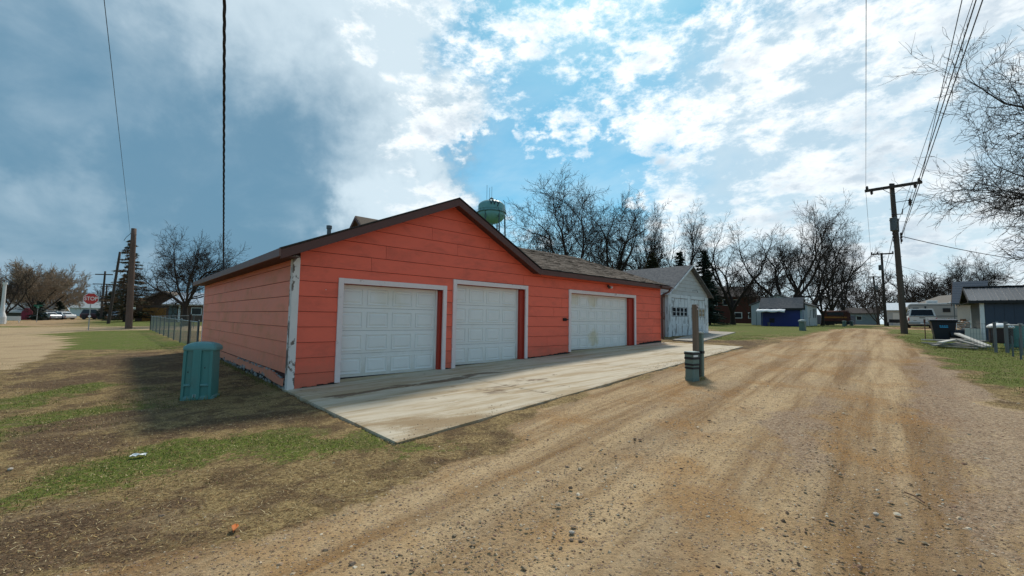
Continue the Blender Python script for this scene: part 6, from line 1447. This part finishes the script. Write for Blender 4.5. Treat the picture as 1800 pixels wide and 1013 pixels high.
# ---------------------------------------------------------------- water tower
def tower():
    Y = 170; c = atY(864, 371, Y); b = Vector((c.x, c.y, g(c.x, c.y))); r = empty('water_tower', b, 0, 'pale teal water tower tank on legs rising behind the garage roof', 'water tower')
    k = Y/F; rad = 24.2*k*.985; zt = atY(863, 352.5, Y).z-b.z; zm = atY(863, 375, Y).z-b.z; zb = atY(863, 393.5, Y).z-b.z; zs = zt-(zt-zm)*.48
    prof = []
    for i in range(9): a = R(90*i/8); prof.append((rad*math.sin(a)*.999+.001, zs+(zt-zs)*math.cos(a)))
    prof += [(rad, zm+.3)]
    for i in range(1, 9): a = R(90*i/8); prof.append((rad*math.cos(a)+.35, zm-(zm-zb)*math.sin(a)))
    prof = prof[::-1]
    MB().lathe(prof, 32).build('tank', tower_m, r, smooth=True)
    MB().lathe([(rad+.05, zm-.1), (rad+.55, zm-.1), (rad+.55, zm+.05), (rad+.05, zm+.05)], 32).build('catwalk', tower_d, r)
    mb = MB()
    mb.tube([((rad+.5)*math.cos(a), (rad+.5)*math.sin(a), zm+.95) for a in [6.2832*i/32 for i in range(33)]], .05, 4)
    for i in range(24): a = 6.2832*i/24; mb.tube([((rad+.5)*math.cos(a), (rad+.5)*math.sin(a), zm), ((rad+.5)*math.cos(a), (rad+.5)*math.sin(a), zm+.95)], .04, 4)
    mb.build('railing', tower_d, r)
    for i in range(6):
        a = 6.2832*i/6+.12; MB().tube([(rad*1.28*math.cos(a), rad*1.28*math.sin(a), -.5), (rad*.99*math.cos(a), rad*.99*math.sin(a), zm)], .30, 8).build('leg', tower_d, r)
    for zz in (.35, .68):
        q = [(rad*(1.28-.29*zz)*math.cos(6.2832*i/6+.12), rad*(1.28-.29*zz)*math.sin(6.2832*i/6+.12), zm*zz) for i in range(7)]
        for a, b_ in zip(q, q[1:]): MB().bar(a, b_, .2, .2).build('brace', tower_d, r)
    MB().tube([(0, 0, 0), (0, 0, zb+.3)], .8, 12).build('riser_pipe', tower_m, r)
    MB().lathe([(.75, 0), (.8, .5), (.7, 1.0), (.4, 1.25)], 12, (0, 0, zt-.1)).build('vent_cap', tower_d, r)
    for x, h in ((-2.0, 6.3), (-.9, 5.2), (0., 5.6)): MB().tube([(x, -.3, zt-.5), (x, -.3, zt+h)], .075, 5).build('antenna', tower_d, r)
    MB().tube([(rad*.86, -rad*.5, zt-.6), (rad*1.0, -rad*.45, zt-1.6), (rad*1.03, -rad*.42, zm)], .1, 5).build('ladder', tower_d, r)
    t_ = text_mesh('Wy', 3.0, letter, 'lettering', r, .02); t_.location = (1.4, -rad*1.0, zs+.3); t_.rotation_euler = (R(84), 0, R(14))
tower()

# ---------------------------------------------------------------- litter, gravel, grass
def litter():
    p = gp(412, 934); r = empty('dry_leaf', p+Vector((0, 0, .015)), .5, 'curled orange dry leaf lying on the brown dirt in the foreground', 'leaf')
    n = 9; V = []
    for i in range(n):
        k = i/(n-1); w = .028*math.sin(math.pi*min(1, k*.9+.07))**.7
        for j in (-1, -.4, .4, 1): V.append((w*j, -.055+.11*k, .012+.026*abs(j)**1.5+.012*math.sin(k*5)))
    o = MB().add(V, [(i*4+j, i*4+j+1, i*4+j+5, i*4+j+4) for i in range(n-1) for j in range(3)]).build('blade', leafm, r, smooth=True); s = o.modifiers.new('t', 'SOLIDIFY'); s.thickness = .002
    MB().tube([(0, -.055, .012), (.004, -.075, .02)], .002, 5).build('stem', leafm, r); r.rotation_euler = (R(8), R(10), .4); r.scale = (.8, .8, .6)
    p = gp(243, 805); r = empty('paper_scrap', p+Vector((0, 0, .02)), .3, 'crumpled white paper scrap on the patchy lawn', 'litter')
    V = []; rn = random.Random(3)
    for i in range(6):
        for j in range(4): V.append((-.07+.028*i, -.03+.02*j, rn.uniform(0, .03)))
    o = MB().add(V, [(i*4+j, (i+1)*4+j, (i+1)*4+j+1, i*4+j+1) for i in range(5) for j in range(3)]).build('scrap', white_s, r); o.modifiers.new('t', 'SOLIDIFY').thickness = .002
    for px, py, s_, lab in ((18, 826, .035, 'pale flat stone at the left edge of the lawn'), (1540, 905, .030, 'pale grey stone in the lower right of the gravel'), (1005, 937, .026, 'grey stone near the bottom middle of the alley')):
        p = gp(px, py); r = empty('loose_stone', p, px, lab, 'stone'); MB().lathe([(s_*.5, -.01), (s_, .005), (s_*.85, s_*.4), (s_*.35, s_*.6)], 7, (0, 0, 0), 1, .7).build('stone_body', mat('pale_stone', (.42, .37, .31), .9, .2), r, bevel=.006)
    p = gp(1590, 868); q = gp(1625, 887); r = empty('dry_stick', p+Vector((0, 0, .01)), 0, 'thin reddish stick lying on the right of the gravel alley', 'stick'); MB().tube([(0, 0, .004), ((q-p)*.5)+Vector((.01, 0, .012)), q-p+Vector((0, 0, .004))], .006, 6).build('twig', bark_r, r)
litter()
def scatter():
    rs = np.random.RandomState(12)
    # gravel stones: squashed low polyhedra with their own base, one mesh
    base = np.array([(1, 0, 0), (.3, .95, 0), (-.8, .6, 0), (-.85, -.5, 0), (.25, -1, 0), (.55, .1, .75), (-.35, .35, .8), (-.25, -.45, .7)], float)
    fc = np.array([(0, 1, 5), (1, 6, 5), (1, 2, 6), (2, 3, 6), (3, 7, 6), (3, 4, 7), (4, 0, 5), (4, 5, 7), (5, 6, 7)])
    def stones(N, ext, smin, smax, power, name, cond, mt):
        x = rs.uniform(ext[0], ext[1], N*5); y = rs.uniform(ext[2], ext[3], N*5); d = np.hypot(x, y); vis = (np.abs(x) < 1.3*y+1.2)
        keep = vis & (rs.rand(N*5) < np.clip(3.2/np.maximum(d, .5), 0, 1)**1.35); x, y = x[keep], y[keep]; m, pk = ground_masks(x, y); w = cond(m, pk, x, y)
        ins = poly_w(x, y, SLAB, .02) > .3; k2 = (rs.rand(len(x)) < w) & ~ins; x, y, pk = x[k2][:N], y[k2][:N], pk[k2][:N]; n = len(x)
        s = smin+(smax-smin)*rs.rand(n)**power; a = rs.rand(n)*6.283; sx = s*rs.uniform(.7, 1.3, n); sy = s*rs.uniform(.6, 1.1, n); sz = s*rs.uniform(.35, .75, n)
        B = base[None]*(1+rs.uniform(-.22, .22, (n, 8, 1))); bx = B[..., 0]*sx[:, None]; by = B[..., 1]*sy[:, None]; ca, sa = np.cos(a)[:, None], np.sin(a)[:, None]
        z = gnp(x, y)+relief(x, y); V = np.stack([x[:, None]+bx*ca-by*sa, y[:, None]+bx*sa+by*ca, z[:, None]-.002+B[..., 2]*sz[:, None]], -1).reshape(-1, 3)
        Fc = (fc[None]+8*np.arange(n)[:, None, None]).reshape(-1, 3)
        pal = np.array([(.11, .075, .05), (.33, .24, .15), (.47, .36, .24), (.26, .15, .10), (.60, .50, .37), (.20, .145, .105), (.40, .27, .17)]); c = pal[rs.choice(7, n, p=[.06, .28, .24, .12, .08, .08, .14])]*rs.uniform(.75, 1.2, (n, 1)); c = np.repeat(np.concatenate([c, np.ones((n, 1))], 1), 8, 0)
        o = np_mesh(name, V, Fc, mt, None, False, {'tint': c}); o['kind'] = 'stuff'
    def tint_mat(name, rough=.9, trans=0.):
        mt = bpy.data.materials.new(name); mt.use_nodes = True; t = NT(mt.node_tree); a = t.n.new('ShaderNodeAttribute'); a.attribute_name = 'tint'; b = t.n['Principled BSDF']; t.l.new(a.outputs['Color'], b.inputs['Base Color']); b.inputs['Roughness'].default_value = rough; b.inputs['Specular IOR Level'].default_value = .2; return mt
    sm_ = tint_mat('gravel_stone')
    stones(34000, (-7, 12, .8, 14), .0035, .013, 2.2, 'gravel', lambda m, p, x, y: np.clip(m[:, 2]*.55+m[:, 1]*.25+p*.9, 0, 1), sm_)
    stones(2600, (-6, 11, .8, 12), .008, .026, 3.2, 'gravel', lambda m, p, x, y: np.clip(m[:, 2]*.8+m[:, 1]*.5+p*.6, 0, 1), sm_)
    # grass blades and dead thatch
    def blades(N, ext, hmin, hmax, wdt, name, cond, pal, pw, flat, far):
        x = rs.uniform(ext[0], ext[1], N*6); y = rs.uniform(ext[2], ext[3], N*6); d = np.hypot(x, y); vis = (np.abs(x) < 1.3*y+1.0) & (d > 1.2)
        keep = vis & (rs.rand(N*6) < np.clip(far/np.maximum(d, .5), 0, 1)**1.3); x, y = x[keep], y[keep]; m, pk = ground_masks(x, y); n3 = fbm(x, y, 2.6, 5); w = cond(m, pk, n3)
        ins = poly_w(x, y, SLAB, .02) > .4; k2 = (rs.rand(len(x)) < w) & ~ins; x, y = x[k2][:N], y[k2][:N]; n = len(x); d = np.hypot(x, y)
        a = rs.rand(n)*6.283; h = rs.uniform(hmin, hmax, n); ln = rs.uniform(.2, 1., n)*h*(3. if flat else .8); w_ = wdt*(1+d/9)*rs.uniform(.7, 1.3, n); z = gnp(x, y)+relief(x, y)
        ca, sa = np.cos(a), np.sin(a); p0 = np.stack([x-sa*w_, y+ca*w_, z-.003], -1); p1 = np.stack([x+sa*w_, y-ca*w_, z-.003], -1); p2 = np.stack([x+ca*ln, y+sa*ln, z+h*(.25 if flat else 1)], -1)
        V = np.stack([p0, p1, p2], 1).reshape(-1, 3); Fc = np.arange(3*n).reshape(-1, 3); pal = np.array(pal); c = pal[rs.choice(len(pal), n, p=pw)]*rs.uniform(.7, 1.25, (n, 1)); c = np.repeat(np.concatenate([c, np.ones((n, 1))], 1), 3, 0)
        o = np_mesh(name, V, Fc, tint_mat(name+'_blades'), None, False, {'tint': c}); o['kind'] = 'stuff'
    blades(150000, (-16, 22, 1.5, 24), .010, .030, .0020, 'grass', lambda m, p, n3: np.clip((m[:, 0]*1.1-m[:, 1]*.5-.25+(n3-.5)*3.0), 0, 1)*(m[:, 2] < .3), [(.06, .09, .012), (.13, .16, .028), (.22, .21, .05), (.36, .28, .11)], [.32, .30, .22, .16], False, 7.)
    blades(150000, (-14, 20, 1.2, 20), .012, .036, .0030, 'dead_grass', lambda m, p, n3: np.clip((1-m[:, 2])*.75+m[:, 1]*.45, 0, 1)*(m[:, 3] < .5)*(m[:, 2] < .8), [(.38, .26, .11), (.22, .12, .05), (.07, .038, .018), (.55, .43, .24)], [.30, .28, .28, .14], True, 6.)
    n = 2200; tt = rs.uniform(-.05, 15, n); dv = np.abs(rs.normal(0, .28, n)); vv = -4.55+1.2*(tt+.06)/14.9+dv; x = GAR.x+GU.x*tt+GV.x*vv; y = GAR.y+GU.y*tt+GV.y*vv; k = (rs.rand(n) < np.clip(fbm(x, y, .9, 3)*2.6-.9, 0, 1)); x, y = x[k], y[k]; n = len(x)
    s_ = .003+.010*rs.rand(n)**2.5; B = base[None]*(1+rs.uniform(-.2, .2, (n, 8, 1)))*s_[:, None, None]; V = B+np.stack([x, y, gnp(x, y)+.036], -1)[:, None]; V[..., 2] -= B[..., 2]*.4
    pal = np.array([(.12, .08, .055), (.30, .22, .14), (.40, .31, .21), (.20, .125, .075)]); c = np.repeat(np.concatenate([pal[rs.choice(4, n)], np.ones((n, 1))], 1), 8, 0)
    o = np_mesh('gravel', V.reshape(-1, 3), (fc[None]+8*np.arange(n)[:, None, None]).reshape(-1, 3), sm_, None, False, {'tint': c}); o['kind'] = 'stuff'
    # taller weeds where the mower does not reach
    pts = []
    def ring(px, py, r, n_): p = gp(px, py); a_ = rs.rand(n_)*6.283; q = r*(1+.25*rs.rand(n_)); pts.append(np.stack([p.x+q*np.cos(a_), p.y+q*np.sin(a_)], -1))
    ring(352, 700, .25, 240); ring(1222, 667, .17, 160); ring(1590, 587, .25, 140); ring(226, 578, .4, 200); ring(158, 578, .15, 60); ring(1657, 599, .5, 200); ring(1752, 619, .15, 90); ring(1772, 619, .15, 90)
    q = rs.uniform(.2, 11.5, 1300); pts.append(np.stack([GAR.x+GV.x*q-GU.x*rs.uniform(.07, .2, 1300), GAR.y+GV.y*q-GU.y*rs.uniform(.07, .2, 1300)], -1))
    q = rs.uniform(0, 1, 900); Ls = gp(1650, 612); Le = gp(1740, 617); pts.append(np.stack([Ls.x+(Le.x-Ls.x)*q+rs.normal(0, .15, 900), Ls.y+(Le.y-Ls.y)*q+rs.normal(0, .15, 900)], -1))
    P2 = np.concatenate(pts); x, y = P2[:, 0], P2[:, 1]; n = len(x); a = rs.rand(n)*6.283; h = rs.uniform(.04, .13, n); w_ = .0028; z = gnp(x, y)+relief(x, y); ca, sa = np.cos(a), np.sin(a); ln = h*rs.uniform(.1, .7, n)
    V = np.stack([np.stack([x-sa*w_, y+ca*w_, z-.01], -1), np.stack([x+sa*w_, y-ca*w_, z-.01], -1), np.stack([x+ca*ln, y+sa*ln, z+h], -1)], 1).reshape(-1, 3)
    pal = np.array([(.08, .12, .015), (.15, .19, .03), (.34, .27, .12), (.20, .14, .06)]); c = np.repeat(np.concatenate([pal[rs.choice(4, n)], np.ones((n, 1))], 1), 3, 0)
    o = np_mesh('weeds', V, np.arange(3*n).reshape(-1, 3), tint_mat('weed_blades'), None, False, {'tint': c}); o['kind'] = 'stuff'
scatter()
print('tris', sum(len(o.data.polygons) for o in bpy.data.objects if o.type == 'MESH'))
